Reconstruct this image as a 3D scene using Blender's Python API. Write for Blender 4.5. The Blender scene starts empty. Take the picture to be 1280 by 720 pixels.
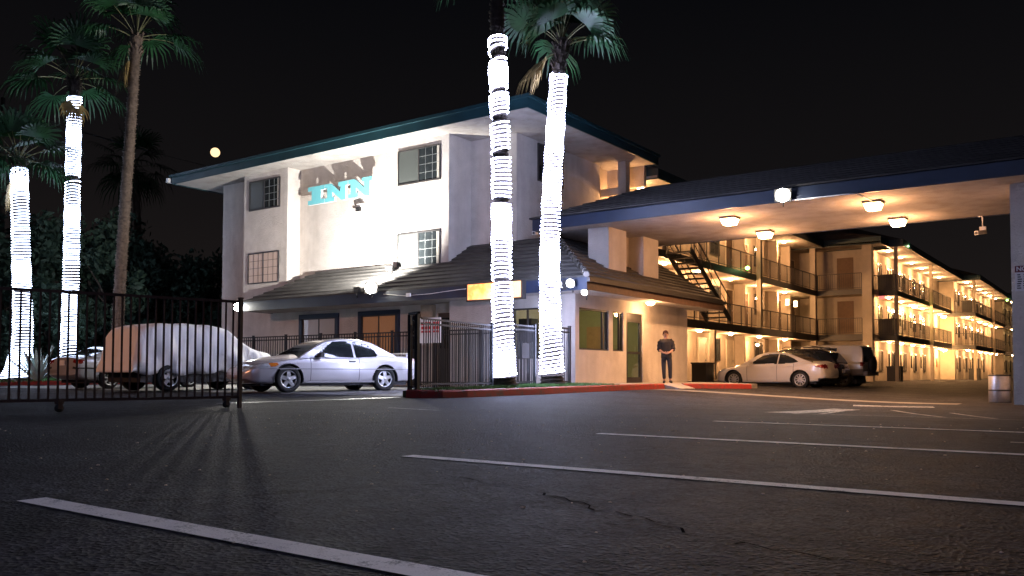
import bpy, bmesh, math, random
import numpy as np
from mathutils import Vector, Matrix
random.seed(7)
SC = bpy.context.scene
COL = SC.collection
R = math.radians

# ------------------------------------------------------------------ camera, sky, exposure
cam = bpy.data.cameras.new('camera')
cam_o = bpy.data.objects.new('camera', cam)
COL.objects.link(cam_o)
cam.sensor_width = 36.0
cam.lens = 36.0 * 1068.9 / 1280
cam.shift_y = 66.0 / 1280
cam.clip_end = 2000
def cam_matrix(yaw, pitch, roll):
    cy, sy, cp, sp, cr, sr = math.cos(yaw), math.sin(yaw), math.cos(pitch), math.sin(pitch), math.cos(roll), math.sin(roll)
    Ry = Matrix(((cy, sy, 0), (-sy, cy, 0), (0, 0, 1)))
    Rp = Matrix(((1, 0, 0), (0, cp, sp), (0, -sp, cp)))
    Rr = Matrix(((cr, 0, sr), (0, 1, 0), (-sr, 0, cr)))
    M = Rr @ Rp @ Ry                       # world -> (right, forward, up)
    right, fwd, up = M[0], M[1], M[2]
    return Matrix((right, up, -fwd)).transposed()
cam_o.matrix_world = Matrix.Translation((0, 0, 0.56)) @ cam_matrix(.622870, .0374418, .0021576).to_4x4()
SC.camera = cam_o

world = bpy.data.worlds.new('World')
SC.world = world
world.use_nodes = True
wn, wl = world.node_tree.nodes, world.node_tree.links
bg = wn['Background']
sky = wn.new('ShaderNodeTexSky')
sky.sky_type = 'NISHITA'; sky.sun_disc = False
sky.sun_elevation = R(-4); sky.sun_rotation = R(60)
tc = wn.new('ShaderNodeTexCoord'); sx = wn.new('ShaderNodeSeparateXYZ'); rp = wn.new('ShaderNodeValToRGB')
wl.new(tc.outputs['Generated'], sx.inputs[0]); wl.new(sx.outputs['Z'], rp.inputs[0])
rp.color_ramp.elements[0].position = 0.0; rp.color_ramp.elements[0].color = (.0135, .0105, .0098, 1)
rp.color_ramp.elements[1].position = .45; rp.color_ramp.elements[1].color = (.0016, .0019, .0028, 1)
e_ = rp.color_ramp.elements.new(.22); e_.color = (.0062, .0054, .0058, 1)
mx = wn.new('ShaderNodeMixRGB'); mx.blend_type = 'ADD'; mx.inputs[0].default_value = .002
wl.new(rp.outputs[0], mx.inputs[1]); wl.new(sky.outputs[0], mx.inputs[2]); wl.new(mx.outputs[0], bg.inputs[0])
bg.inputs[1].default_value = 1.0

vs = SC.view_settings
vs.view_transform = 'Standard'; vs.look = 'None'; vs.exposure = 0.0; vs.gamma = 1.0; vs.use_curve_mapping = False
SC.render.engine = 'CYCLES'
cy_ = SC.cycles
cy_.use_denoising = True
try: cy_.denoiser = 'OPENIMAGEDENOISE'
except Exception: pass
cy_.max_bounces = 5; cy_.diffuse_bounces = 3; cy_.glossy_bounces = 3; cy_.transmission_bounces = 4; cy_.transparent_max_bounces = 8
cy_.sample_clamp_indirect = 4.0; cy_.sample_clamp_direct = 0.0
cy_.caustics_reflective = False; cy_.caustics_refractive = False
try: cy_.use_light_tree = True
except Exception: pass

def lamp(name, loc, power, color=(1, 1, 1), radius=.08, kind='POINT', aim=None, spot=R(110), blend=.5):
    d = bpy.data.lights.new(name, kind)
    d.energy = power; d.color = color; d.shadow_soft_size = radius
    o = bpy.data.objects.new(name, d); COL.objects.link(o); o.location = loc
    if kind == 'SPOT':
        d.spot_size = spot; d.spot_blend = blend
        o.rotation_euler = (Vector(aim) - Vector(loc)).to_track_quat('-Z', 'Y').to_euler()
    return o
WARM = (1.0, .50, .17)
WARM2 = (1.0, .50, .21)
COOL = (.80, .88, 1.0)
# street lamps of the street behind the photographer (out of frame), sodium and mercury
lamp('street_light', (-25.5, -2.0, 7.5), 3400, (1.0, .45, .24), .25, 'SPOT', (-25.0, 14.0, 1.0), R(62), .6)
lamp('street_light', (5.0, -7.0, 8.5), 520, (1.0, .60, .52), .25)
lamp('street_light', (-5.0, -12.0, 9.0), 2000, (.38, .52, 1.0), .25)

# ------------------------------------------------------------------ materials
MATS = {}
def nmat(name):
    m = bpy.data.materials.new(name); m.use_nodes = True
    nt = m.node_tree
    return m, nt.nodes, nt.links, nt.nodes['Principled BSDF']
def plain(name, color, rough=.6, metal=0.0, var=.12, scale=6.0, bump=0.0, bscale=60.0, coat=0.0, spec=None):
    """procedural: base colour broken up by noise, optional fine bump"""
    if name in MATS: return MATS[name]
    m, n, l, b = nmat(name)
    co = n.new('ShaderNodeTexCoord')
    nz = n.new('ShaderNodeTexNoise'); nz.inputs['Scale'].default_value = scale; nz.inputs['Detail'].default_value = 6
    l.new(co.outputs['Object'], nz.inputs['Vector'])
    r = n.new('ShaderNodeValToRGB')
    r.color_ramp.elements[0].position = .3; r.color_ramp.elements[1].position = .7
    r.color_ramp.elements[0].color = tuple(max(0, c * (1 - var)) for c in color) + (1,)
    r.color_ramp.elements[1].color = tuple(min(1, c * (1 + var)) for c in color) + (1,)
    l.new(nz.outputs['Fac'], r.inputs[0]); l.new(r.outputs[0], b.inputs['Base Color'])
    b.inputs['Roughness'].default_value = rough; b.inputs['Metallic'].default_value = metal
    if coat:
        b.inputs['Coat Weight'].default_value = coat; b.inputs['Coat Roughness'].default_value = .05
    if spec is not None: b.inputs['Specular IOR Level'].default_value = spec
    if bump:
        bz = n.new('ShaderNodeTexNoise'); bz.inputs['Scale'].default_value = bscale; bz.inputs['Detail'].default_value = 4
        l.new(co.outputs['Object'], bz.inputs['Vector'])
        bp = n.new('ShaderNodeBump'); bp.inputs['Strength'].default_value = bump; bp.inputs['Distance'].default_value = .02
        l.new(bz.outputs['Fac'], bp.inputs['Height']); l.new(bp.outputs[0], b.inputs['Normal'])
    MATS[name] = m
    return m
def emit(name, color, strength):
    if name in MATS: return MATS[name]
    m, n, l, b = nmat(name)
    b.inputs['Base Color'].default_value = (.8, .8, .8, 1)
    b.inputs['Emission Color'].default_value = tuple(color) + (1,)
    b.inputs['Emission Strength'].default_value = strength
    MATS[name] = m
    return m

def asphalt_mat():
    m, n, l, b = nmat('asphalt')
    co = n.new('ShaderNodeTexCoord')
    def noise(s, d=5, w=None):
        z = n.new('ShaderNodeTexNoise'); z.inputs['Scale'].default_value = s; z.inputs['Detail'].default_value = d
        l.new(co.outputs['Object'], z.inputs['Vector']); return z
    big, mid, fine = noise(.35, 4), noise(3.0, 6), noise(60, 3)
    vor = n.new('ShaderNodeTexVoronoi'); vor.inputs['Scale'].default_value = 55
    l.new(co.outputs['Object'], vor.inputs['Vector'])
    r1 = n.new('ShaderNodeValToRGB')
    r1.color_ramp.elements[0].position = .3; r1.color_ramp.elements[0].color = (.0130, .0142, .0185, 1)
    r1.color_ramp.elements[1].position = .72; r1.color_ramp.elements[1].color = (.0360, .0368, .0430, 1)
    mxa = n.new('ShaderNodeMixRGB'); mxa.inputs[0].default_value = .45
    l.new(big.outputs['Fac'], mxa.inputs[1]); l.new(mid.outputs['Fac'], mxa.inputs[2]); l.new(mxa.outputs[0], r1.inputs[0])
    # aggregate: some stones lighter
    r2 = n.new('ShaderNodeValToRGB'); r2.color_ramp.elements[0].position = .22; r2.color_ramp.elements[0].color = (.28, .28, .30, 1)
    r2.color_ramp.elements[1].position = .85; r2.color_ramp.elements[1].color = (2.6, 2.5, 2.45, 1)
    g1, g2 = noise(9, 5), noise(30, 3)
    gm = n.new('ShaderNodeMath'); gm.operation = 'MULTIPLY_ADD'; gm.inputs[1].default_value = .9; l.new(g1.outputs['Fac'], gm.inputs[0])
    gs = n.new('ShaderNodeMath'); gs.operation = 'MULTIPLY_ADD'; gs.inputs[1].default_value = .9; gs.inputs[2].default_value = -.62; l.new(g2.outputs['Fac'], gs.inputs[0]); l.new(gs.outputs[0], gm.inputs[2])
    sp_ = n.new('ShaderNodeSeparateXYZ'); l.new(vor.outputs['Color'], sp_.inputs[0])
    gq = n.new('ShaderNodeMath'); gq.operation = 'MULTIPLY_ADD'; gq.inputs[1].default_value = .45; l.new(sp_.outputs[0], gq.inputs[0]); l.new(gm.outputs[0], gq.inputs[2])
    l.new(gq.outputs[0], r2.inputs[0])
    mul = n.new('ShaderNodeMixRGB'); mul.blend_type = 'MULTIPLY'; mul.inputs[0].default_value = 1
    l.new(r1.outputs[0], mul.inputs[1]); l.new(r2.outputs[0], mul.inputs[2])
    # cracks: warped voronoi cell borders, only where a big noise allows
    wz = noise(1.6, 6); add = n.new('ShaderNodeVectorMath'); add.operation = 'ADD'
    sc = n.new('ShaderNodeVectorMath'); sc.operation = 'SCALE'; sc.inputs['Scale'].default_value = 1.1
    l.new(wz.outputs['Color'], sc.inputs[0]); l.new(co.outputs['Object'], add.inputs[0]); l.new(sc.outputs[0], add.inputs[1])
    cv = n.new('ShaderNodeTexVoronoi'); cv.feature = 'DISTANCE_TO_EDGE'; cv.inputs['Scale'].default_value = .34
    l.new(add.outputs[0], cv.inputs['Vector'])
    lt = n.new('ShaderNodeMath'); lt.operation = 'LESS_THAN'; lt.inputs[1].default_value = .0062; l.new(cv.outputs['Distance'], lt.inputs[0])
    gate = noise(.22, 2); gt = n.new('ShaderNodeMath'); gt.operation = 'GREATER_THAN'; gt.inputs[1].default_value = .5
    l.new(gate.outputs['Fac'], gt.inputs[0])
    ck = n.new('ShaderNodeMath'); ck.operation = 'MULTIPLY'; l.new(lt.outputs[0], ck.inputs[0]); l.new(gt.outputs[0], ck.inputs[1])
    st = noise(.75, 4); sr = n.new('ShaderNodeValToRGB'); sr.color_ramp.elements[0].position = .34; sr.color_ramp.elements[0].color = (.55, .55, .56, 1); sr.color_ramp.elements[1].position = .60; sr.color_ramp.elements[1].color = (1.12, 1.12, 1.12, 1)
    l.new(st.outputs['Fac'], sr.inputs[0]); m2 = n.new('ShaderNodeMixRGB'); m2.blend_type = 'MULTIPLY'; m2.inputs[0].default_value = 1
    l.new(mul.outputs[0], m2.inputs[1]); l.new(sr.outputs[0], m2.inputs[2]); mul = m2
    mc = n.new('ShaderNodeMixRGB'); mc.inputs[2].default_value = (.006, .006, .007, 1)
    l.new(ck.outputs[0], mc.inputs[0]); l.new(mul.outputs[0], mc.inputs[1]); l.new(mc.outputs[0], b.inputs['Base Color'])
    rr = n.new('ShaderNodeMapRange'); rr.inputs['To Min'].default_value = .62; rr.inputs['To Max'].default_value = .88
    l.new(mid.outputs['Fac'], rr.inputs['Value']); l.new(rr.outputs[0], b.inputs['Roughness'])
    b.inputs['Specular IOR Level'].default_value = .045
    # bump
    a1 = n.new('ShaderNodeMath'); a1.operation = 'MULTIPLY_ADD'; a1.inputs[1].default_value = .6
    l.new(fine.outputs['Fac'], a1.inputs[0]); l.new(vor.outputs['Distance'], a1.inputs[2])
    a0 = n.new('ShaderNodeMath'); a0.operation = 'MULTIPLY_ADD'; a0.inputs[1].default_value = 1.1; g3 = noise(11, 4); l.new(g3.outputs['Fac'], a0.inputs[0]); l.new(a1.outputs[0], a0.inputs[2]); a1 = a0
    a2 = n.new('ShaderNodeMath'); a2.operation = 'MULTIPLY_ADD'; a2.inputs[1].default_value = .45
    l.new(mid.outputs['Fac'], a2.inputs[0]); l.new(a1.outputs[0], a2.inputs[2])
    bp = n.new('ShaderNodeBump'); bp.inputs['Strength'].default_value = .75; bp.inputs['Distance'].default_value = .012
    l.new(a2.outputs[0], bp.inputs['Height']); l.new(bp.outputs[0], b.inputs['Normal'])
    return m
def worn_paint(name, color, under, amount=.5, scale=7.0):
    m, n, l, b = nmat(name)
    co = n.new('ShaderNodeTexCoord')
    z = n.new('ShaderNodeTexNoise'); z.inputs['Scale'].default_value = scale; z.inputs['Detail'].default_value = 9; z.inputs['Roughness'].default_value = .75
    f = n.new('ShaderNodeTexNoise'); f.inputs['Scale'].default_value = 130; f.inputs['Detail'].default_value = 2
    l.new(co.outputs['Object'], z.inputs['Vector']); l.new(co.outputs['Object'], f.inputs['Vector'])
    ad = n.new('ShaderNodeMath'); ad.operation = 'MULTIPLY_ADD'; ad.inputs[1].default_value = .45
    l.new(f.outputs['Fac'], ad.inputs[0]); l.new(z.outputs['Fac'], ad.inputs[2])
    r = n.new('ShaderNodeValToRGB'); r.color_ramp.elements[0].position = amount + .16; r.color_ramp.elements[1].position = amount + .30
    r.color_ramp.elements[0].color = tuple(color) + (1,); r.color_ramp.elements[1].color = tuple(under) + (1,)
    l.new(ad.outputs[0], r.inputs[0]); l.new(r.outputs[0], b.inputs['Base Color'])
    b.inputs['Roughness'].default_value = .7
    bp = n.new('ShaderNodeBump'); bp.inputs['Strength'].default_value = .5; bp.inputs['Distance'].default_value = .006
    l.new(f.outputs['Fac'], bp.inputs['Height']); l.new(bp.outputs[0], b.inputs['Normal'])
    return m
def stucco_mat(name, color, stain=.5):
    m, n, l, b = nmat(name)
    co = n.new('ShaderNodeTexCoord')
    z = n.new('ShaderNodeTexNoise'); z.inputs['Scale'].default_value = 1.1; z.inputs['Detail'].default_value = 8; z.inputs['Roughness'].default_value = .68
    f = n.new('ShaderNodeTexNoise'); f.inputs['Scale'].default_value = 26; f.inputs['Detail'].default_value = 5
    s = n.new('ShaderNodeTexNoise'); s.inputs['Scale'].default_value = .9; s.inputs['Detail'].default_value = 5
    mp = n.new('ShaderNodeMapping'); mp.inputs['Scale'].default_value = (2.2, 2.2, .25)
    l.new(co.outputs['Object'], z.inputs['Vector']); l.new(co.outputs['Object'], f.inputs['Vector'])
    l.new(co.outputs['Object'], mp.inputs['Vector']); l.new(mp.outputs[0], s.inputs['Vector'])
    r = n.new('ShaderNodeValToRGB'); r.color_ramp.elements[0].position = .3; r.color_ramp.elements[1].position = .68
    r.color_ramp.elements[0].color = tuple(c * .80 for c in color) + (1,); r.color_ramp.elements[1].color = tuple(min(1, c * 1.08) for c in color) + (1,)
    l.new(z.outputs['Fac'], r.inputs[0])
    r2 = n.new('ShaderNodeValToRGB'); r2.color_ramp.elements[0].position = .30; r2.color_ramp.elements[1].position = .55
    r2.color_ramp.elements[0].color = (.74, .70, .66, 1); r2.color_ramp.elements[1].color = (1, 1, 1, 1)
    l.new(s.outputs['Fac'], r2.inputs[0])
    mu = n.new('ShaderNodeMixRGB'); mu.blend_type = 'MULTIPLY'; mu.inputs[0].default_value = stain
    l.new(r.outputs[0], mu.inputs[1]); l.new(r2.outputs[0], mu.inputs[2]); l.new(mu.outputs[0], b.inputs['Base Color'])
    b.inputs['Roughness'].default_value = .9; b.inputs['Specular IOR Level'].default_value = .2
    bp = n.new('ShaderNodeBump'); bp.inputs['Strength'].default_value = .75; bp.inputs['Distance'].default_value = .035
    l.new(f.outputs['Fac'], bp.inputs['Height']); l.new(bp.outputs[0], b.inputs['Normal'])
    MATS[name] = m
    return m
def curtain_mat(name, light, dark, scale, emission=0.0, rough=.25):
    """window pane with hanging folds behind it"""
    m, n, l, b = nmat(name)
    co = n.new('ShaderNodeTexCoord'); w = n.new('ShaderNodeTexWave'); w.bands_direction = 'X'
    mp = n.new('ShaderNodeMapping'); l.new(co.outputs['Object'], mp.inputs['Vector'])
    mp.inputs['Rotation'].default_value = (0, 0, R(35))
    w.inputs['Scale'].default_value = scale; w.inputs['Distortion'].default_value = 2.2; w.inputs['Detail'].default_value = 2
    l.new(mp.outputs[0], w.inputs['Vector'])
    r = n.new('ShaderNodeValToRGB'); r.color_ramp.elements[0].color = tuple(dark) + (1,); r.color_ramp.elements[1].color = tuple(light) + (1,)
    l.new(w.outputs['Fac'], r.inputs[0]); l.new(r.outputs[0], b.inputs['Base Color'])
    b.inputs['Roughness'].default_value = rough; b.inputs['Coat Weight'].default_value = .6; b.inputs['Coat Roughness'].default_value = .04
    if emission:
        l.new(r.outputs[0], b.inputs['Emission Color']); b.inputs['Emission Strength'].default_value = emission
    MATS[name] = m
    return m
def glass_mat(name, tint=(.9, .95, .95), mixf=.12):
    m, n, l, b = nmat(name)
    out = n['Material Output']
    t = n.new('ShaderNodeBsdfTransparent'); t.inputs[0].default_value = tuple(tint) + (1,)
    g = n.new('ShaderNodeBsdfGlossy'); g.inputs['Roughness'].default_value = .03
    mxs = n.new('ShaderNodeMixShader'); mxs.inputs[0].default_value = mixf
    l.new(t.outputs[0], mxs.inputs[1]); l.new(g.outputs[0], mxs.inputs[2]); l.new(mxs.outputs[0], out.inputs['Surface'])
    n.remove(b)
    MATS[name] = m
    return m
ASPHALT = asphalt_mat()
LINE = worn_paint('road_paint', (.80, .77, .75), (.14, .137, .14), .60, 6)
LINE2 = worn_paint('old_road_paint', (.42, .40, .38), (.035, .034, .036), .47, 9)
REDKERB = worn_paint('red_kerb_paint', (.30, .022, .016), (.12, .05, .04), .55, 5)
CONCRETE = plain('concrete', (.30, .28, .26), .85, var=.22, scale=2.5, bump=.4, bscale=60)
LAMPBAND = plain('lamplit_band_colour', (.17, .16, .15), .7, var=.25, scale=2.0, bump=.4, bscale=60)  # paler ground colour, only for the painted band of canopy lamp light
STUCCO = stucco_mat('stucco', (.58, .54, .50))
STUCCO2 = stucco_mat('wing_stucco', (.52, .45, .37), .35)
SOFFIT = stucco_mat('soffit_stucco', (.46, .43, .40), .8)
TEAL = plain('teal_fascia_paint', (.012, .042, .052), .45, var=.2, scale=1.5)
NAVY = plain('blue_trim_paint', (.009, .018, .042), .5, var=.2, scale=1.5)
TILE = plain('roof_tile', (.042, .040, .037), .75, var=.35, scale=1.6, bump=.6, bscale=18)
SHINGLE = plain('dark_shingle', (.026, .024, .024), .85, var=.35, scale=3.0, bump=.8, bscale=14)
IRON = plain('black_iron', (.010, .0105, .013), .6, metal=.0, var=.2)
RUST = plain('rusty_iron', (.050, .028, .024), .65, var=.4, scale=9)
DARKTRIM = plain('dark_metal', (.028, .026, .026), .5, var=.2)
STEEL = plain('galvanised_steel', (.42, .42, .43), .38, metal=.8, var=.15, scale=12)
WHITEP = plain('white_paint', (.72, .71, .69), .5, var=.06)
CREAMP = plain('cream_door_paint', (.62, .55, .44), .55, var=.08)
BROWND = plain('brown_door_paint', (.12, .075, .050), .5, var=.2)
GLASSD = plain('dark_glass', (.018, .022, .024), .06, var=.2, spec=.8)
GLASSG = plain('curtain_behind_glass', (.20, .23, .215), .12, var=.12, scale=2, spec=.7)
CLEAR = glass_mat('clear_glass')
PINKCURT = curtain_mat('pink_curtain', (.56, .43, .36), (.30, .21, .17), 9, .22)
WARMCURT = curtain_mat('warm_curtain', (.95, .60, .30), (.45, .22, .09), 8, .55)
WARMCURT2 = curtain_mat('amber_curtain', (.45, .22, .10), (.22, .10, .05), 8, .25)
PALECURT = curtain_mat('pale_curtain', (.55, .52, .46), (.36, .34, .30), 12, 0)
GREYCURT = curtain_mat('grey_curtain', (.085, .095, .090), (.045, .05, .048), 9, 0)
TYRE = plain('tyre_rubber', (.006, .006, .0065), .75, var=.2)
RIM = plain('alloy_rim', (.62, .62, .63), .28, metal=.75, var=.05)
HUB = plain('dark_hub_metal', (.035, .035, .036), .6, metal=.4)  # dark metal of the wheel discs and the spare wheel
CHROME = plain('chrome', (.75, .75, .75), .12, metal=1.0, var=.02)
BLACKP = plain('black_plastic', (.015, .015, .016), .5, var=.15)
REDLENS = plain('red_lens', (.20, .012, .010), .12, coat=1, var=.15)
AMBER = plain('amber_lens', (.60, .17, .02), .15, coat=1)
HEADL = plain('headlamp_lens', (.42, .44, .46), .08, coat=1, var=.3, scale=14)
SKIN = plain('skin', (.42, .24, .17), .6, var=.08)
CLOTHD = plain('dark_cloth', (.022, .020, .024), .9, var=.2, bump=.2)
CLOTHM = plain('maroon_cloth', (.045, .014, .014), .9, var=.2)
HAIRM = plain('dark_hair', (.016, .011, .008), .7, var=.3)
BARK = plain('palm_bark', (.16, .115, .085), .9, var=.45, scale=9, bump=1.0, bscale=16)
BARK2 = plain('tree_bark', (.07, .055, .045), .9, var=.4, scale=6, bump=1.0, bscale=12)
FROND = plain('palm_frond', (.011, .055, .017), .5, var=.45, scale=3)
DEADF = plain('dry_frond', (.25, .17, .060), .8, var=.3, scale=3)
PETIOLE = plain('frond_stalk', (.17, .17, .080), .55, var=.3)
LEAF = plain('tree_leaf', (.030, .058, .036), .7, var=.55, scale=1.2)
AGAVE = plain('agave_leaf', (.46, .54, .49), .5, var=.2, scale=3)
GRASSM = plain('grass_blade', (.045, .13, .025), .7, var=.4, scale=5)
SOIL = plain('soil', (.05, .06, .028), .95, var=.4, scale=6)
PALMLED = emit('string_light_glow', (.58, .70, 1.0), 13.0)
PALMLED2 = emit('bright_string_light_glow', (.58, .64, 1.0), 46.0)
FLOODL = emit('flood_lens', (1.0, .97, .86), 160.0)
FLOODS = emit('small_flood_lens', (.95, 1.0, .90), 45.0)
LAMPW = emit('warm_lamp_lens', (1.0, .60, .25), 18.0)
LAMPS = emit('small_warm_lamp_lens', (1.0, .60, .25), 55.0)
GREENL = emit('green_tinted_lamp', (.35, 1.0, .18), 9.0)
REDSIGN = emit('red_exit_glow', (1.0, .12, .12), 1.6)
MOONM = emit('moon_glow', (1.0, .64, .33), 1.9)
TURQ = plain('turquoise_face', (.17, .56, .62), .4, var=.04)
LETTERSIDE = plain('letter_return_paint', (.55, .60, .62), .5)
LIME = plain('olive_wall_paint', (.36, .33, .15), .8, var=.06)
MAROON = plain('maroon_sign_paint', (.12, .018, .028), .5)
SIGNW = plain('sign_white', (.60, .58, .60), .5, var=.05)
INK = plain('black_ink', (.02, .02, .025), .6)
SIGNRED = plain('red_ink', (.5, .03, .04), .5)
def sign_glow():
    m, n, l, b = nmat('orange_backlit_sign')
    co = n.new('ShaderNodeTexCoord'); z = n.new('ShaderNodeTexNoise'); z.inputs['Scale'].default_value = 1.7; z.inputs['Detail'].default_value = 5
    l.new(co.outputs['Object'], z.inputs['Vector'])
    r = n.new('ShaderNodeValToRGB'); r.color_ramp.elements[0].position = .38; r.color_ramp.elements[1].position = .6
    r.color_ramp.elements[0].color = (1, .22, .03, 1); r.color_ramp.elements[1].color = (1, .62, .30, 1)
    l.new(z.outputs['Fac'], r.inputs[0]); l.new(r.outputs[0], b.inputs['Emission Color']); b.inputs['Emission Strength'].default_value = 2.2
    b.inputs['Base Color'].default_value = (.6, .3, .1, 1)
    return m
ORANGES = sign_glow()
def cloth_mat():
    m, n, l, b = nmat('cover_cloth')
    co = n.new('ShaderNodeTexCoord'); z = n.new('ShaderNodeTexNoise'); z.inputs['Scale'].default_value = 1.6; z.inputs['Detail'].default_value = 6
    l.new(co.outputs['Object'], z.inputs['Vector'])
    r = n.new('ShaderNodeValToRGB'); r.color_ramp.elements[0].color = (.70, .69, .67, 1); r.color_ramp.elements[1].color = (.84, .83, .81, 1)
    l.new(z.outputs['Fac'], r.inputs[0]); l.new(r.outputs[0], b.inputs['Base Color']); b.inputs['Roughness'].default_value = .55
    mp = n.new('ShaderNodeMapping'); mp.inputs['Scale'].default_value = (1, 1, .35); mp.inputs['Rotation'].default_value = (R(20), R(25), 0)
    f = n.new('ShaderNodeTexNoise'); f.inputs['Scale'].default_value = 2.6; f.inputs['Detail'].default_value = 3; f.inputs['Distortion'].default_value = .9
    l.new(co.outputs['Object'], mp.inputs['Vector']); l.new(mp.outputs[0], f.inputs['Vector'])
    bp = n.new('ShaderNodeBump'); bp.inputs['Strength'].default_value = .9; bp.inputs['Distance'].default_value = .12
    l.new(f.outputs['Fac'], bp.inputs['Height']); l.new(bp.outputs[0], b.inputs['Normal'])
    return m
COVER = cloth_mat()
def paint(name, color, metal=.35, rough=.32):
    return plain(name, color, rough, metal=metal, var=.05, scale=2.0, coat=.9)
P_SILVER = paint('silver_lilac_paint', (.60, .58, .61))
P_WHITE = paint('pearl_white_paint', (.70, .66, .60), .1)
P_BLACK = paint('black_car_paint', (.022, .022, .026), .3, .2)
P_GREY = paint('pale_silver_paint', (.50, .48, .44))
P_SILV2 = paint('grey_silver_paint', (.42, .42, .44))

# ------------------------------------------------------------------ helpers
def smooth(t):
    t = min(1, max(0, t)); return t * t * (3 - 2 * t)
def zg(x, y):
    """height of the ground: the lot drains towards the right-hand back corner and rises a little to the drive"""
    a = smooth((x + 13) / 9)
    return smooth((y - 8) / 12) * ((1 - a) * .08 + a * -.2)
def tag(o, label=None, cat=None, group=None, kind=None):
    if label: o['label'] = label
    if cat: o['category'] = cat
    if group: o['group'] = group
    if kind: o['kind'] = kind
    return o
def thing(name, loc, label, cat, group=None, rz=0):
    o = bpy.data.objects.new(name, None); COL.objects.link(o)
    o.empty_display_size = .3
    o.location = loc; o.rotation_euler = (0, 0, rz)
    return tag(o, label, cat, group)
def root_loc(o):
    v = Vector((0, 0, 0))
    while o is not None:
        v += o.location; o = o.parent
    return v
class MB:
    def __init__(s): s.v, s.f, s.mi, s.sm = [], [], [], []
    def face(s, pts, mi=0, sm=False):
        b = len(s.v); s.v += [tuple(p) for p in pts]; s.f.append(tuple(range(b, b + len(pts)))); s.mi.append(mi); s.sm.append(sm)
    def box(s, x0, x1, y0, y1, z0, z1, mi=0):
        b = len(s.v)
        s.v += [(x0, y0, z0), (x1, y0, z0), (x1, y1, z0), (x0, y1, z0), (x0, y0, z1), (x1, y0, z1), (x1, y1, z1), (x0, y1, z1)]
        for q in ((0, 3, 2, 1), (4, 5, 6, 7), (0, 1, 5, 4), (1, 2, 6, 5), (2, 3, 7, 6), (3, 0, 4, 7)):
            s.f.append(tuple(b + i for i in q)); s.mi.append(mi); s.sm.append(False)
        return s
    def hexa(s, p, mi=0):
        """8 points: bottom ring of 4, top ring of 4"""
        b = len(s.v); s.v += [tuple(q) for q in p]
        for q in ((0, 3, 2, 1), (4, 5, 6, 7), (0, 1, 5, 4), (1, 2, 6, 5), (2, 3, 7, 6), (3, 0, 4, 7)):
            s.f.append(tuple(b + i for i in q)); s.mi.append(mi); s.sm.append(False)
        return s
    def bar(s, a, c, w, h=None, mi=0, up=(0, 0, 1)):
        a, c = Vector(a), Vector(c); h = h or w
        d = (c - a).normalized(); u = Vector(up)
        if abs(d.dot(u)) > .98: u = Vector((0, 1, 0))
        sd = d.cross(u).normalized(); uu = sd.cross(d).normalized()
        P = [a - sd * w / 2 - uu * h / 2, a + sd * w / 2 - uu * h / 2, c + sd * w / 2 - uu * h / 2, c - sd * w / 2 - uu * h / 2,
             a - sd * w / 2 + uu * h / 2, a + sd * w / 2 + uu * h / 2, c + sd * w / 2 + uu * h / 2, c - sd * w / 2 + uu * h / 2]
        return s.hexa(P, mi)
    def tube(s, pts, r, n=8, mi=0, cap=True, sm=True):
        pts = [Vector(p) for p in pts]; rs = r if isinstance(r, (list, tuple)) else [r] * len(pts)
        rings = []; ref = None
        for i, p in enumerate(pts):
            d = (pts[min(i + 1, len(pts) - 1)] - pts[max(i - 1, 0)]).normalized()
            if ref is None or abs(d.dot(ref)) > .97: ref = Vector((1, 0, 0)) if abs(d.x) < .8 else Vector((0, 1, 0))
            a = d.cross(ref).normalized(); c = d.cross(a).normalized(); ref = c.cross(d).normalized()
            b = len(s.v)
            s.v += [tuple(p + (a * math.cos(2 * math.pi * k / n) + c * math.sin(2 * math.pi * k / n)) * rs[i]) for k in range(n)]
            rings.append(b)
        for i in range(len(rings) - 1):
            for k in range(n):
                k2 = (k + 1) % n
                s.f.append((rings[i] + k, rings[i] + k2, rings[i + 1] + k2, rings[i + 1] + k)); s.mi.append(mi); s.sm.append(sm)
        if cap:
            s.f.append(tuple(rings[0] + k for k in range(n))[::-1]); s.mi.append(mi); s.sm.append(False)
            s.f.append(tuple(rings[-1] + k for k in range(n))); s.mi.append(mi); s.sm.append(False)
        return s
    def lathe(s, prof, n=20, c=(0, 0, 0), axis='Z', mi=0, sm=True):
        """prof: (radius, height) pairs"""
        c = Vector(c); rings = []
        for r, h in prof:
            b = len(s.v); rings.append(b)
            for k in range(n):
                t = 2 * math.pi * k / n; u, w = r * math.cos(t), r * math.sin(t)
                p = Vector((u, w, h)) if axis == 'Z' else Vector((u, h, w)) if axis == 'Y' else Vector((h, u, w))
                s.v.append(tuple(c + p))
        for i in range(len(rings) - 1):
            for k in range(n):
                k2 = (k + 1) % n
                s.f.append((rings[i] + k, rings[i] + k2, rings[i + 1] + k2, rings[i + 1] + k)); s.mi.append(mi); s.sm.append(sm)
        return s
    def build(s, name, mats, parent=None, local=False, recalc=False):
        me = bpy.data.meshes.new(name)
        off = Vector((0, 0, 0)) if (parent is None or local) else root_loc(parent)
        v = [(p[0] - off.x, p[1] - off.y, p[2] - off.z) for p in s.v]
        me.from_pydata(v, [], s.f)
        for m in (mats if isinstance(mats, (list, tuple)) else [mats]): me.materials.append(m)
        me.polygons.foreach_set('material_index', s.mi)
        me.polygons.foreach_set('use_smooth', s.sm)
        if recalc:
            bm = bmesh.new(); bm.from_mesh(me); bmesh.ops.recalc_face_normals(bm, faces=bm.faces); bm.to_mesh(me); bm.free()
        me.update()
        o = bpy.data.objects.new(name, me); COL.objects.link(o)
        if parent is not None: o.parent = parent
        return o
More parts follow.
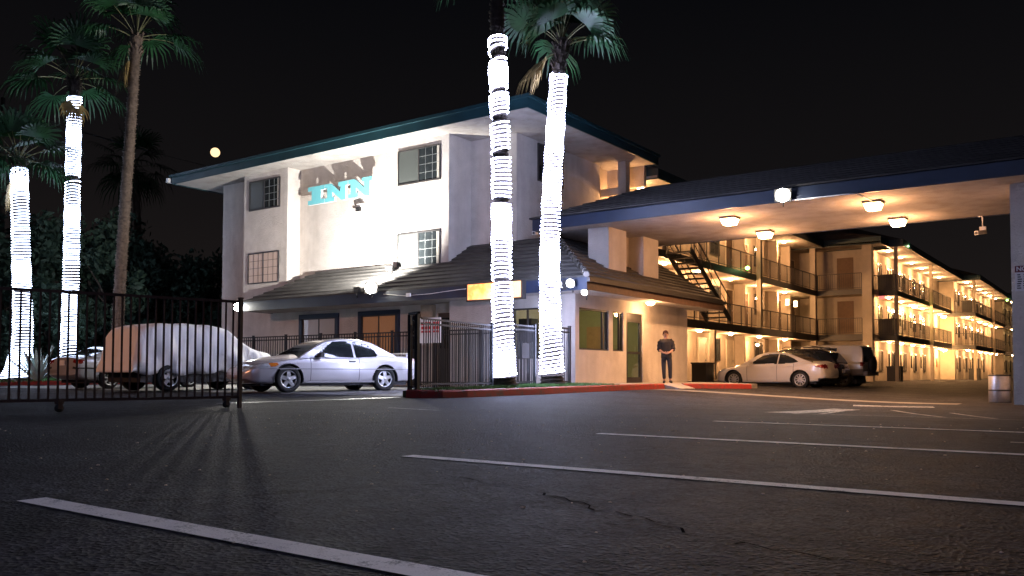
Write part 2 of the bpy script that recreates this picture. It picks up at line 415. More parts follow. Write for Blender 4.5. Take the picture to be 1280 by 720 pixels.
def copy_tree(o, parent=None):
    c = o.copy(); COL.objects.link(c); c.parent = parent
    for ch in list(o.children): copy_tree(ch, c)
    return c
def text(s, size, depth, mat, name='lettering', parent=None, loc=(0, 0, 0), rot=(R(90), 0, 0), align='CENTER'):
    cu = bpy.data.curves.new(name, 'FONT'); cu.body = s; cu.size = size; cu.extrude = depth; cu.align_x = align; cu.align_y = 'CENTER'; cu.offset = .004
    tmp = bpy.data.objects.new('tmp', cu); COL.objects.link(tmp)
    bpy.context.view_layer.update()
    me = bpy.data.meshes.new_from_object(tmp.evaluated_get(bpy.context.evaluated_depsgraph_get()))
    bpy.data.objects.remove(tmp)
    me.materials.clear(); me.materials.append(mat)
    o = bpy.data.objects.new(name, me); COL.objects.link(o)
    off = root_loc(parent) if parent else Vector((0, 0, 0))
    o.location = Vector(loc) - off; o.rotation_euler = rot
    if parent: o.parent = parent
    return o

# ------------------------------------------------------------------ ground, kerbs, markings
def ground_sheet():
    xs = list(np.arange(-180, -46, 12)) + list(np.arange(-46, 10.01, .7)) + list(np.arange(20, 140, 14))
    ys = list(np.arange(-70, -6, 8)) + list(np.arange(-6, 46, .7)) + list(np.arange(50, 300, 12))
    me = bpy.data.meshes.new('ground')
    v = [(x, y, zg(x, y)) for y in ys for x in xs]; n = len(xs)
    f = [(j * n + i, j * n + i + 1, (j + 1) * n + i + 1, (j + 1) * n + i) for j in range(len(ys) - 1) for i in range(n - 1)]
    me.from_pydata(v, [], f); me.materials.append(ASPHALT)
    me.polygons.foreach_set('use_smooth', [True] * len(f)); me.update()
    o = bpy.data.objects.new('asphalt_lot', me); COL.objects.link(o); tag(o, kind='structure')
ground_sheet()
def strip(mb, a, b, w, dz=.0045, step=.4, end=0.0):
    a, b = Vector(a + (0,)), Vector(b + (0,)); d = b - a; n = max(1, int(d.length / step)); d.normalize(); s = Vector((-d.y, d.x, 0)) * w / 2
    L = (b - a).length
    for i in range(n):
        p, q = a + d * L * i / n, a + d * L * (i + 1) / n
        mb.face([(c.x, c.y, zg(c.x, c.y) + dz) for c in (p - s, q - s, q + s, p + s)])
for i, y in enumerate((1.77, 4.27, 6.88, 9.66)):
    mb = MB(); strip(mb, (-3.9 - .03 * i, y + (.06 if i == 0 else .0)), (9, y), .125)
    tag(mb.build('parking_line', LINE), kind='structure')
def crack(pts, seed):
    rnd = random.Random(seed); mb = MB(); P = [pts[0]]
    for a, b in zip(pts[:-1], pts[1:]):
        for k in range(1, 9): q = k / 8; P.append((a[0] + (b[0] - a[0]) * q + rnd.gauss(0, .02), a[1] + (b[1] - a[1]) * q + rnd.gauss(0, .03)))
    for a, b in zip(P[:-1], P[1:]):
        if rnd.random() > .12: strip(mb, a, b, rnd.uniform(.005, .014), .003, .3)
    tag(mb.build('asphalt_crack', plain('crack_tar', (.004, .004, .005), 1.0, spec=0)), kind='structure')  # sealed cracks: thin strips of black tar
crack([(-2.95, 3.55), (-2.2, 3.35), (-1.75, 3.10), (-1.3, 2.85), (-.75, 2.7), (.2, 2.75)], 3)
crack([(-7.5, 6.6), (-6.2, 6.1), (-5.0, 6.3), (-3.9, 5.6)], 5); crack([(-10.5, 12.0), (-8.0, 12.4), (-6.0, 11.8), (-3.0, 12.2), (1.0, 11.9)], 8)
for a, b, w in (((-4.5, 14.2), (2.5, 14.5), .10), ((-3.93, 18.9), (-2.3, 14.65), .10), ((-5.2, 20.9), (-3.55, 21.3), .75), ((-4.75, 14.3), (-4.75, 18.6), .55),
                ((-4.7, 18.7), (-4.15, 14.6), .10), ((-2.7, 18.0), (-1.6, 14.7), .10), ((-.78, 8.05), (3, 8.3), .10), ((-9.5, 9.9), (-8.3, 9.7), .1)):
    mb = MB(); strip(mb, a, b, w, .005); tag(mb.build('parking_line', LINE2), kind='structure')
mb = MB(); strip(mb, (-11.6, 23.9), (-3.4, 23.9), .9, .005); tag(mb.build('lamplit_band', LAMPBAND), kind='structure')  # band of canopy lamp light on the asphalt, painted as a paler strip
mb = MB(); strip(mb, (-13.1, 9.6), (-12.6, 13.4), .10, .006)
for q in ((-13.0, 9.2, -12.35, 13.2),): strip(mb, (q[0], q[1]), (q[2], q[3]), .07, .010)
tag(mb.build('gate_track', STEEL), kind='structure')

sheet_jobs = []
def kerb(name, pts, h, w, mat):
    mb = MB(); P = [Vector(p + (0,)) for p in pts]
    # resample
    Q = []
    for a, b in zip(P[:-1], P[1:]):
        n = max(1, int((b - a).length / .5)); Q += [a + (b - a) * i / n for i in range(n)]
    Q.append(P[-1])
    rows = []
    for i, p in enumerate(Q):
        d = (Q[min(i + 1, len(Q) - 1)] - Q[max(i - 1, 0)]).normalized(); s = Vector((-d.y, d.x, 0))
        j = .008 * math.sin(i * 2.3) + .006 * math.sin(i * 5.1)
        z = zg(p.x, p.y); rows.append([(p.x - s.x * j, p.y - s.y * j, z - .05), (p.x - s.x * j + s.x * .015, p.y + s.y * .015, z + h - .03 + j), (p.x + s.x * .045, p.y + s.y * .045, z + h + j * .5),
                                     (p.x + s.x * w, p.y + s.y * w, z + h), (p.x + s.x * w, p.y + s.y * w, z - .05)])
    for a, b in zip(rows[:-1], rows[1:]):
        for k in range(4): mb.face([a[k], b[k], b[k + 1], a[k + 1]])
    mb.face(rows[0]); mb.face(rows[-1][::-1])
    return tag(mb.build(name, mat), kind='structure')
K1 = [(-12.35, 13.36), (-11.95, 13.40), (-11.62, 13.72), (-11.46, 14.34), (-11.38, 17.0), (-11.52, 19.8), (-11.70, 21.7), (-11.86, 24.8)]
kerb('red_kerb', K1, .165, .16, REDKERB)
rm_ = MB(); za_, zb_ = zg(-11.8, 24.8), zg(-11.8, 26)
rm_.hexa([(-12.0, 24.80, za_ - .1), (-11.40, 24.95, za_ - .1), (-11.30, 25.85, zb_ - .1), (-11.9, 26.02, zb_ - .1), (-12.0, 24.80, za_ + .158), (-11.40, 24.95, za_ + .010), (-11.30, 25.85, zb_ + .010), (-11.9, 26.02, zb_ + .158)])
tag(rm_.build('kerb_ramp', CONCRETE), kind='structure')
kerb('red_kerb', [(-11.75, 26.02), (-11.2, 27.2), (-10.5, 28.8)], .16, .16, REDKERB)
kerb('red_kerb', [(-34.9, 5.0), (-34.3, 11.0), (-33.9, 14.7), (-32.75, 16.9), (-32.2, 21.0)], .16, .16, REDKERB)
def sheet(name, poly, dz, mat, step=.6):
    """a polygon draped over the ground, dz above it"""
    me = bpy.data.meshes.new(name); bm = bmesh.new()
    f = bm.faces.new([bm.verts.new((x, y, 0)) for x, y in poly])
    bm.normal_update(); bmesh.ops.triangulate(bm, faces=bm.faces[:])
    for _ in range(3): bmesh.ops.subdivide_edges(bm, edges=[e for e in bm.edges if e.calc_length() > step * 2], cuts=1)
    for v in bm.verts: v.co.z = zg(v.co.x, v.co.y) + dz
    bmesh.ops.recalc_face_normals(bm, faces=bm.faces[:])
    if dz > .1:
        ex = bmesh.ops.extrude_edge_only(bm, edges=[e for e in bm.edges if e.is_boundary])
        for g_ in ex['geom']:
            if isinstance(g_, bmesh.types.BMVert): g_.co.z -= .3
    if bm.faces and sum(f.normal.z for f in bm.faces) < 0: bmesh.ops.reverse_faces(bm, faces=bm.faces[:])
    bm.to_mesh(me); bm.free(); me.materials.append(mat)
    o = bpy.data.objects.new(name, me); COL.objects.link(o); return tag(o, kind='structure')
sheet('lawn_soil', [(-12.52, 13.45), (-12.0, 13.5), (-11.62, 14.3), (-11.5, 17.0), (-11.65, 19.8), (-11.82, 21.75), (-13.35, 21.75), (-13.35, 19.5), (-12.8, 17.0)], .14, SOIL)
sheet('sidewalk', [(-13.5, 21.8), (-11.84, 21.8), (-11.98, 24.8), (-11.88, 26.0), (-11.32, 27.2), (-10.62, 28.8), (-10.7, 29.9), (-13.5, 29.9)], .152, CONCRETE)
sheet('lawn_soil', [(-46, 5), (-35.0, 5), (-34.4, 11), (-34.0, 14.8), (-32.85, 16.95), (-32.3, 21.0), (-46, 23)], .14, SOIL)
sheet('driveway', [(-31.5, 13.2), (-12.75, 13.95), (-12.9, 20.5), (-31.5, 22.5)], .004, plain('driveway_concrete', (.15, .152, .155), .8, var=.3, scale=1.2, bump=.5, bscale=50))
db = MB()
for i in range(420):
    x, y = random.uniform(-9, 6), random.uniform(1.6, 11) ** 1.0; z = zg(x, y); a = random.uniform(0, 6.28); r_ = random.choice((.006, .008, .010, .013)); c_, s_ = math.cos(a) * r_, math.sin(a) * r_
    db.hexa([(x - c_, y - s_, z), (x + s_, y - c_, z), (x + c_, y + s_, z), (x - s_, y + c_, z), (x - c_ * .6, y - s_ * .6, z + r_ * .5), (x + s_ * .6, y - c_ * .6, z + r_ * .35), (x + c_ * .6, y + s_ * .6, z + r_ * .5), (x - s_ * .6, y + c_ * .6, z + r_ * .3)])
tag(db.build('gravel_bits', plain('gravel_bit', (.50, .40, .30), .8, var=.5, scale=3)), 'scattered bits of gravel and dry leaves on the asphalt', None, None, 'stuff')
def grass(name, poly_fn, n, hmin, hmax):
    mb = MB(); k = 0
    while k < n:
        x, y = poly_fn()
        if x is None: continue
        k += 1; h = random.uniform(hmin, hmax); a = random.uniform(0, math.pi); w = .012
        z = zg(x, y) + .13; lx, ly = random.gauss(0, .4) * h, random.gauss(0, .4) * h
        mb.face([(x - w * math.cos(a), y - w * math.sin(a), z), (x + w * math.cos(a), y + w * math.sin(a), z), (x + lx, y + ly, z + h)])
    return tag(mb.build(name, GRASSM), 'short green grass', None, None, 'stuff')
def f1():
    y = random.uniform(13.6, 21.6); x = random.uniform(-12.45 - max(0, min(.8, (y - 16) * .25)), -11.7); return (x, y)
grass('grass', f1, 15000, .03, .09)
def f2():
    y = random.uniform(8, 21); x = random.uniform(-39, -34.2 if y < 14 else -33.0); return (x, y)
grass('grass', f2, 9000, .05, .14)

# ------------------------------------------------------------------ the motel: tower and office
def pbox(mb, O, U, N, u0, u1, z0, z1, d0, d1, mi=0):
    """box in the frame of a wall: u along the wall, z up, d outward"""
    O, U, N = Vector(O), Vector(U), Vector(N)
    P = lambda u, z, d: O + U * u + N * d + Vector((0, 0, z))
    mb.hexa([P(u0, z0, d0), P(u1, z0, d0), P(u1, z0, d1), P(u0, z0, d1), P(u0, z1, d0), P(u1, z1, d0), P(u1, z1, d1), P(u0, z1, d1)], mi)
FY = ((1, 0, 0), (0, -1, 0))      # walls that face -Y
FX = ((0, 1, 0), (1, 0, 0))       # walls that face +X
def window(parent, O, fr, w, h, style='sliding', panes=(GREYCURT, GLASSD), frame=DARKTRIM, fw=.05, trim=None, grid=True):
    """O: lower left corner of the opening on the wall face"""
    U, N = fr
    f = MB()
    for a in ((0, w, 0, fw), (0, w, h - fw, h), (0, fw, fw, h - fw), (w - fw, w, fw, h - fw)): pbox(f, O, U, N, a[0], a[1], a[2], a[3], .003, .05)
    if style == 'sliding': pbox(f, O, U, N, w / 2 - .025, w / 2 + .025, fw, h - fw, .003, .045)
    fo = f.build('window', frame, parent)
    if style == 'sliding':
        for k, m in enumerate(panes):
            p = MB(); a = fw if k == 0 else w / 2 + .025; b = w / 2 - .025 if k == 0 else w - fw
            pbox(p, O, U, N, a, b, fw, h - fw, .003, .018 if k == 0 else .026); p.build('pane', m, fo)
    else:
        p = MB(); pbox(p, O, U, N, fw, w - fw, fw, h - fw, .003, .018); p.build('pane', panes[0], fo)
    if grid:
        g = MB(); a, b = (fw, w - fw)
        nx, nz = (6, 3)
        for i in range(1, nx):
            if i == 3 or (i < 3 and panes[0] not in (PINKCURT, WARMCURT)): continue
            u = a + (b - a) * i / nx; pbox(g, O, U, N, u - .008, u + .008, fw, h - fw, .027, .034)
        for i in range(1, nz + 1):
            z = fw + (h - 2 * fw) * i / (nz + 1); panes[0] in (PINKCURT, WARMCURT) and pbox(g, O, U, N, fw, w / 2 - .026, z - .008, z + .008, .0265, .0335); pbox(g, O, U, N, w / 2 + .026, w - fw, z - .008, z + .008, .0265, .0335)
        g.build('muntin', DARKTRIM if panes[0] in (PINKCURT, WARMCURT) else plain('muntin_grey', (.16, .17, .17), .5), fo)
    if trim is not None:
        t = MB(); k = .16
        for a in ((-k, w + k, h, h + k), (-k, w + k, -k, 0), (-k, 0, 0, h), (w, w + k, 0, h)): pbox(t, O, U, N, a[0], a[1], a[2], a[3], .002, .09)
        t.build('window_trim', trim, fo)
    return fo
def wall_with_openings(mb, O, fr, L, z0, z1, th, ops):
    U, N = fr; u = 0
    for a, b, c, d in sorted(ops):
        pbox(mb, O, U, N, u, a, z0, z1, -th, 0)
        if c > z0: pbox(mb, O, U, N, a, b, z0, c, -th, 0)
        if d < z1: pbox(mb, O, U, N, a, b, d, z1, -th, 0)
        u = b
    pbox(mb, O, U, N, u, L, z0, z1, -th, 0)

inn = thing('motel_building', (-20, 25, 0), 'three-storey stucco motel building with a teal roof edge, floodlit and behind the palms', 'building')
MB().box(-33, -20.6, 23.56, 34, 0, 9.02).build('wall', STUCCO, inn)
MB().box(-20.7, -17.17, 24.16, 30.0, 0, 9.02).build('wall', STUCCO, inn)
MB().box(-30.61, -27.79, 22.9, 23.7, 0, 9.02).build('bay', STUCCO, inn)
MB().box(-21.92, -19.19, 22.9, 24.4, 0, 9.02).build('bay', STUCCO, inn)
# main roof
EX0, EX1, EY0, EY1 = -34.45, -15.14, 21.9, 31.16
MB().box(EX0 + .05, EX1 - .05, EY0 + .05, EY1 - .05, 8.97, 8.99).build('soffit', SOFFIT, inn)
f = MB()
f.box(EX0, EX1, EY0 - .001, EY0 + .045, 8.93, 9.31); f.box(EX1 - .045, EX1, EY0 + .046, EY1 - .046, 8.93, 9.31)
f.box(EX0, EX0 + .045, EY0 + .046, EY1 - .046, 8.93, 9.31); f.box(EX0, EX1, EY1 - .045, EY1, 8.93, 9.31)
f.build('fascia', TEAL, inn)
g = MB(); g.box(EX0 - .09, EX1 + .09, EY0 - .09, EY0 - .002, 9.24, 9.34); g.box(EX1 + .001, EX1 + .09, EY0, EY1, 9.24, 9.34); g.box(EX0 - .09, EX0 - .001, EY0, EY1, 9.24, 9.34)
g.build('gutter', TEAL, inn)
r = MB(); run = (EY1 - EY0) / 2; zr = 9.35 + run * .17
A = [(EX0 - .05, EY0 - .05, 9.345), (EX1 + .05, EY0 - .05, 9.345), (EX1 + .05, EY1 + .05, 9.345), (EX0 - .05, EY1 + .05, 9.345)]
B = [(EX0 + run, EY0 + run, zr), (EX1 - run, EY0 + run, zr)]
r.face([A[0], A[1], B[1], B[0]]); r.face([A[2], A[3], B[0], B[1]]); r.face([A[1], A[2], B[1]]); r.face([A[3], A[0], B[0]])
r.build('roof', SHINGLE, inn)
MB().box(EX0 - .25, EX0 - .1, EY0 - .12, EY0 + .25, 9.02, 9.22).build('gutter_outlet', WHITEP, inn)
# low tiled roof over the office
S = .6; Z0 = 3.30
low = MB()
for k in range(11):
    t0, t1 = k * .28, k * .28 + .30
    z0, z1 = Z0 + S * t0, Z0 + S * t1
    j = random.uniform(-.008, .008)
    x0a, x1a, x0b, x1b, ya, yb = -28.24 + t0, -12.53 - t0, -28.24 + t1, -12.53 - t1, 21.1 + t0, 21.1 + t1
    if k >= 7: x0a = x0b = -21.6
    low.hexa([(x0a, ya, z0), (x1a, ya, z0), (x1b, yb, z1), (x0b, yb, z1), (x0a, ya, z0 + .075 + j), (x1a, ya, z0 + .075 + j), (x1b, yb, z1 + .02), (x0b, yb, z1 + .02)])
    low.hexa([(x1a, ya, z0), (x1a, 31.3, z0), (x1b, 31.3, z1), (x1b, yb, z1), (x1a, ya, z0 + .075 + j), (x1a, 31.3, z0 + .075 + j), (x1b, 31.3, z1 + .02), (x1b, yb, z1 + .02)])
    if k < 7: low.hexa([(x0a, 24.3, z0), (x0a, ya, z0), (x0b, yb, z1), (x0b, 24.3, z1), (x0a, 24.3, z0 + .075 + j), (x0a, ya, z0 + .075 + j), (x0b, yb, z1 + .02), (x0b, 24.3, z1 + .02)])
low.box(-17.3, -15.55, 24.18, 31.3, 5.03, 5.15); low.box(-26.2, -21.6, 23.0, 23.57, 4.46, 4.56)
lowr = low.build('low_roof', TILE, inn)
hp = MB()
for i in range(12):
    a, b = i / 12, (i + 1) / 12 + .01
    p = lambda q: Vector((-12.53 - 3.06 * q, 21.1 + 3.06 * q, 3.42 + 1.84 * q))
    hp.tube([p(a), p(b)], [.10, .085], 8)
hp.build('hip_cap', TILE, lowr)
MB().tube([(-12.50, 21.05, 3.38), (-12.70, 21.27, 3.50)], [.085, .10], 10).build('mortar_end', CONCRETE, lowr)
f = MB(); f.box(-28.28, -12.49, 21.055, 21.098, 2.95, 3.31); f.box(-28.28, -28.24, 21.10, 22.88, 2.95, 3.31)
f.build('fascia', NAVY, inn)
f = MB(); f.box(-12.53, -12.49, 21.10, 31.3, 2.95, 3.31); f.build('fascia', plain('brown_fascia_paint', (.10, .062, .045), .55, var=.25), inn)
MB().box(-12.488, -12.40, 21.06, 31.3, 3.18, 3.30).build('gutter', DARKTRIM, inn)
s = MB(); s.box(-28.24, -12.53, 21.10, 22.62, 2.965, 2.985); s.box(-13.48, -12.53, 22.62, 31.3, 2.965, 2.985); s.build('soffit', SOFFIT, inn)
# conduit and junction boxes along the low fascia
c = MB(); c.tube([(-20.5, 21.03, 3.22), (-19.5, 21.02, 3.12), (-18.4, 21.03, 3.13), (-17.2, 21.02, 3.20), (-16.6, 21.03, 3.22)], .012, 6); c.box(-19.42, -19.25, 20.98, 21.05, 3.08, 3.20)
c.build('conduit', WHITEP, inn)
# office walls
w = MB(); w.box(-28.4, -18.30, 22.6, 22.85, 0, 3.0)
w.build('office_wall', STUCCO, inn)
w = MB(); wall_with_openings(w, (-18.38, 22, 0), FY, 4.92, 0, 2.99, .18, [(2.61, 3.67, 1.0, 2.59)])
wall_with_openings(w, (-13.46, 22.18, 0), FX, 7.74, 0, 2.99, .18, [(.05, 1.88, 1.27, 2.56), (2.15, 2.85, 1.27, 2.56), (3.07, 4.23, .2, 2.57)])
w.box(-18.38, -18.2, 22.18, 22.6, 0, 2.99); w.box(-17.2, -13.46, 29.92, 30.1, 0, 2.99)
w.build('office_wall', STUCCO, inn)
rm = MB(); rm.box(-17.9, -17.8, 22.2, 27.2, .2, 2.9); rm.box(-17.8, -13.64, 27.2, 27.3, .2, 2.9)
rm.build('office_room', LIME, inn)
MB().box(-17.8, -13.64, 22.19, 27.2, 2.85, 2.95).build('office_ceiling', CREAMP, inn); MB().box(-17.8, -13.64, 22.19, 27.2, .15, .21).build('office_floor', CREAMP, inn)
MB().box(-17.79, -17.7, 23.4, 24.3, .21, 2.2).build('inner_door', CREAMP, inn); MB().box(-16.1, -15.2, 27.12, 27.19, .21, 2.25).build('inner_door', plain('orange_door_paint', (.45, .25, .10), .6), inn); MB().box(-17.79, -17.74, 25.2, 26.0, 1.4, 2.1).build('wall_picture', BROWND, inn)
ct = MB(); ct.box(-16.0, -15.4, 23.2, 26.0, .21, 1.25); ct.box(-16.1, -15.3, 23.1, 26.1, 1.26, 1.31); ct.build('reception_counter', BROWND, inn)
MB().box(-15.9, -15.4, 22.5, 22.9, 1.0, 2.3).build('brochure_rack', BLACKP, inn)
lamp('office_room_light', (-15.3, 24.7, 2.6), 75, (1.0, .86, .55), .2)
# office openings: frames and clear panes
def clear_window(O, fr, w_, h_, bars=()):
    U, N = fr; f = MB(); fw = .05
    for a in ((0, w_, 0, fw), (0, w_, h_ - fw, h_), (0, fw, fw, h_ - fw), (w_ - fw, w_, fw, h_ - fw)): pbox(f, O, U, N, *a, -.10, -.03)
    for b in bars: pbox(f, O, U, N, b - .02, b + .02, fw, h_ - fw, -.10, -.03)
    fo = f.build('window', DARKTRIM, inn); p = MB(); pbox(p, O, U, N, fw, w_ - fw, fw, h_ - fw, -.075, -.065); p.build('pane', CLEAR, fo)
    return fo
clear_window((-15.77, 22, 1.0), FY, 1.06, 1.59, (.53,))
clear_window((-13.46, 22.23, 1.27), FX, 1.83, 1.29, (1.50,))
clear_window((-13.46, 24.33, 1.27), FX, .70, 1.29, (.5,))
d = MB(); U, N = FX; O = (-13.46, 25.25, .2)
for a in ((0, 1.16, 2.07, 2.37), (0, .06, 0, 2.07), (1.10, 1.16, 0, 2.07), (.06, 1.10, 0, .22), (.06, .13, .22, 2.07), (1.03, 1.10, .22, 2.07), (.13, 1.03, 1.0, 1.08)): pbox(d, O, U, N, *a, -.10, -.03)
do = d.build('glass_door', DARKTRIM, inn)
p = MB(); pbox(p, O, U, N, .13, 1.03, .22, 2.07, -.07, -.06); p.build('pane', CLEAR, do)
p = MB(); p.tube([(-13.40, 26.22, 1.1), (-13.40, 26.22, 1.5)], .014, 8); p.build('handle', STEEL, do)
# windows of the tower
window(inn, (-30.24, 22.9, 7.40), FY, 2.0, 1.26, panes=(GREYCURT, GLASSD))
window(inn, (-30.26, 22.9, 4.28), FY, 2.0, 1.31, panes=(PINKCURT, PINKCURT))
window(inn, (-21.61, 22.9, 7.40), FY, 2.05, 1.28, panes=(GREYCURT, GLASSD))
window(inn, (-21.62, 22.9, 4.33), FY, 2.07, 1.30, panes=(GREYCURT, GLASSD))
window(inn, (-17.17, 25.45, 7.51), FX, 1.7, 1.38, panes=(GLASSD, GREYCURT), grid=False)
window(inn, (-31.09, 23.56, .9), FY, 1.5, 1.62, panes=(WARMCURT, PALECURT))
for x, z in ((-19.72, 7.42), (-19.72, 4.35), (-28.4, 7.42)):
    MB().box(x, x + .13, 22.868, 22.8735, z + .03, z + 1.2).build('curtain_edge', PALECURT, inn)
# office front windows with heavy blue surrounds, and the dark doors
window(inn, (-26.4, 22.6, .95), FY, 1.9, 1.72, panes=(PALECURT, PALECURT), trim=NAVY, grid=False)
window(inn, (-23.1, 22.6, .95), FY, 1.75, 1.72, panes=(WARMCURT2, WARMCURT2), trim=NAVY, grid=False)
for x0, x1, m in ((-20.78, -20.15, DARKTRIM), (-19.35, -18.5, DARKTRIM)):
    d = MB(); d.box(x0, x1, 22.55, 22.597, .1, 2.62); do = d.build('door', m, inn)
    MB().box(x0 + .08, x1 - .08, 22.53, 22.549, 1.4, 2.45).build('pane', GLASSD, do)
    MB().box(x1 - .1, x1 - .06, 22.49, 22.549, 1.0, 1.12).build('handle', STEEL, do)
MB().box(-18.72, -18.52, 22.50, 22.529, 1.45, 2.2).build('pane', emit('lime_lit_glass', (.55, .62, .12), .9), inn)
bx = MB(); bx.box(-20.05, -19.5, 22.42, 22.598, 2.5, 2.92); bo = bx.build('meter_box', plain('tan_box_paint', (.35, .28, .20), .6), inn); MB().box(-19.99, -19.56, 22.405, 22.419, 2.54, 2.88).build('meter_box_door', plain('tan_box_paint', (.35, .28, .20)), bo)

# ------------------------------------------------------------------ the rear wing with its open walkways
wing = thing('motel_wing', (-15, 55, 0), 'long three-storey motel wing with railed walkways lit orange, stepping back beyond the canopy', 'building')
LV = ((2.62, 2.97), (5.45, 5.75)); TOPZ = 8.48
def wing_lamp(x, y, z, big=1.0, power=0):
    m = MB(); m.lathe([(.001, -.10 * big), (.08 * big, -.085 * big), (.13 * big, -.04 * big), (.145 * big, 0), (.001, 0)], 10, (x, y, z - .002))
    m.build('walkway_lamp', LAMPS, wing)
    if power: lamp('walkway_light', (x, y, z - .32), power * 3.0, WARM2 if power < 100 else WARM, .08)
def railing(a, b, z, step=.13, post=1.5):
    a, b = Vector(a + (0,)), Vector(b + (0,)); L = (b - a).length; d = (b - a) / L; m = MB()
    m.bar(a + Vector((0, 0, z + 1.0)), b + Vector((0, 0, z + 1.0)), .05, .04); m.bar(a + Vector((0, 0, z + .10)), b + Vector((0, 0, z + .10)), .03, .03)
    n = int(L / step)
    for i in range(1, n): p = a + d * L * i / n; m.box(p.x - .007, p.x + .007, p.y - .007, p.y + .007, z + .115, z + .98)
    n = max(1, int(round(L / post)))
    for i in range(n + 1): p = a + d * L * i / n; m.box(p.x - .022, p.x + .022, p.y - .022, p.y + .022, z, z + .979)
    return m.build('railing', DARKTRIM, wing)
def w_door(O, fr, w_=.92, h_=2.08, m=BROWND, glazed=False):
    U, N = fr; d = MB(); pbox(d, O, U, N, 0, w_, 0, h_, .003, .035)
    do = d.build('door', m, wing)
    h = MB(); pbox(h, O, U, N, w_ - .12, w_ - .06, .95, 1.05, .036, .08); h.build('handle', STEEL, do)
    f = MB()
    for a in ((-.07, 0, 0, h_ + .07), (w_, w_ + .07, 0, h_ + .07), (0, w_, h_, h_ + .07)): pbox(f, O, U, N, *a, .003, .06)
    f.build('door_frame', CREAMP, do)
    if glazed:
        p = MB(); pbox(p, O, U, N, .2, w_ - .2, 1.0, h_ - .15, .036, .045); p.build('pane', GLASSD, do)
def w_window(O, fr, w_=1.2, h_=1.25, pane=GLASSD):
    window(wing, O, fr, w_, h_, panes=(pane, GLASSD), grid=False)
def seg(name, m, mat): m.build(name, mat, wing)

# section A: from behind the office to the inner corner
XA, WA, YJ = -15.8, -17.4, 55.0
seg('wall', MB().box(-19.5, WA, 30.2, 58, 0, TOPZ), STUCCO2)
seg('wall', MB().box(WA, -13.0, 56.75, 58.5, 0, TOPZ), STUCCO2)
for zb, zt in LV:
    seg('walkway_slab', MB().box(WA, XA, 30.2, 56.75, zb, zt), STUCCO2); seg('walkway_slab', MB().box(XA, -12.5, YJ, 56.75, zb, zt), STUCCO2)
    seg('slab_edge', MB().box(XA + .002, XA + .05, 30.2, YJ - .051, zb - .02, zt + .01), DARKTRIM)
    seg('slab_edge', MB().box(XA + .002, -13.065, YJ - .05, YJ - .002, zb - .02, zt + .01), DARKTRIM)
    railing((XA, 33.2), (XA, YJ), zt); railing((XA + .05, YJ + .02), (-13.1, YJ + .02), zt)
seg('walkway_slab', MB().box(WA, XA + .3, 30.2, 56.75, -.1, .22), CONCRETE)
def column(x, y, z0, z1, w_=.26, d=None, mat=STUCCO2):
    d = d or w_; seg('column', MB().box(x - w_ / 2, x + w_ / 2, y - d / 2, y + d / 2, z0, z1), mat)
column(XA + .19, 44.05, 2.98, TOPZ - .02, .24)
column(XA - .12, 54.7, 2.98, 5.44, .34); column(XA - .12, 54.7, 5.76, TOPZ - .02, .34); column(XA - .12, 54.7, .2, 2.60, .34)
column(XA - .15, 33.0, 5.76, TOPZ - .02, .3); column(XA - .15, 33.0, .2, 2.6, .3); column(XA - .15, 38.6, .2, 2.6, .24)
column(-12.78, YJ + .22, -.15, TOPZ - .02, .56, .54)
for y in (45.1, 50.6, 53.0):                                              # wall nibs between the recessed entries
    for z0, z1 in ((.22, 2.6), (2.98, 5.44), (5.76, TOPZ - .02)): seg('wall_nib', MB().box(WA - .01, WA + .55, y, y + .22, z0, z1), STUCCO2)
seg('roof_soffit', MB().box(-19.5, XA + .55, 31.25, 58, TOPZ - .01, TOPZ + .08), SOFFIT)
seg('wall', MB().box(-19.5, WA - .01, 30.02, 31.3, TOPZ, 8.965), STUCCO2)
seg('beam', MB().box(WA, XA + .1, 31.0, 31.2, TOPZ - .35, 8.96), STUCCO2)
seg('beam', MB().box(WA, -16.35, 30.3, 30.45, 7.75, 8.05), STUCCO2)
column_first = MB().box(-16.3, -15.95, 29.9, 30.25, 5.76, 8.965); seg('column', column_first, STUCCO2)
seg('roof_soffit', MB().box(XA + .55, -11.9, YJ - .5, 58, TOPZ - .01, TOPZ + .08), SOFFIT)
def roof_block(x0, x1, y0, y1, front=True):
    m = MB(); m.box(x1 - .002, x1 + .05, y0 - .04, y1, TOPZ - .06, TOPZ + .36); m.box(x0, x1 - .003, y0 - .04, y0 + .002, TOPZ - .06, TOPZ + .36); seg('fascia', m, TEAL)
    m = MB(); m.hexa([(x0, y0, TOPZ + .085), (x1, y0, TOPZ + .085), (x1, y1, TOPZ + .085), (x0, y1, TOPZ + .085), (x0, y0, TOPZ + 1.9), (x1 - .05, y0, TOPZ + .37), (x1 - .05, y1, TOPZ + .37), (x0, y1, TOPZ + 1.9)])
    seg('roof', m, SHINGLE)
roof_block(-19.5, XA + .55, 31.3, YJ - .46)
roof_block(-19.5, -11.9, YJ - .46, 58)
m = MB(); m.lathe([(.001, -.16), (.12, -.13), (.15, .1), (.10, .17), (.001, .18)], 12, (-16.25, 31.75, 8.26)); m.build('globe_lamp', LAMPS, wing)
lamp('walkway_light', (-16.6, 30.9, 7.6), 150, WARM2, .1)
for y in (34.6, 38.4, 42.4, 46.6, 51.0):
    for k, z in enumerate((2.62, 5.45, TOPZ - .01)):
        wing_lamp(XA - .75, y, z, 1.0, 78 if y > 36 else 60)
for y in (40.2, 43.9, 46.2, 51.9, 54.6):
    for k, z in enumerate((.22, 2.97, 5.75)): w_door((WA, y, z), FX, m=BROWND if k else CREAMP)
for y in (36.6, 41.7, 48.2):
    for k, z in enumerate((1.2, 3.95, 6.75)): w_window((WA, y, z), FX, 1.3, 1.2)
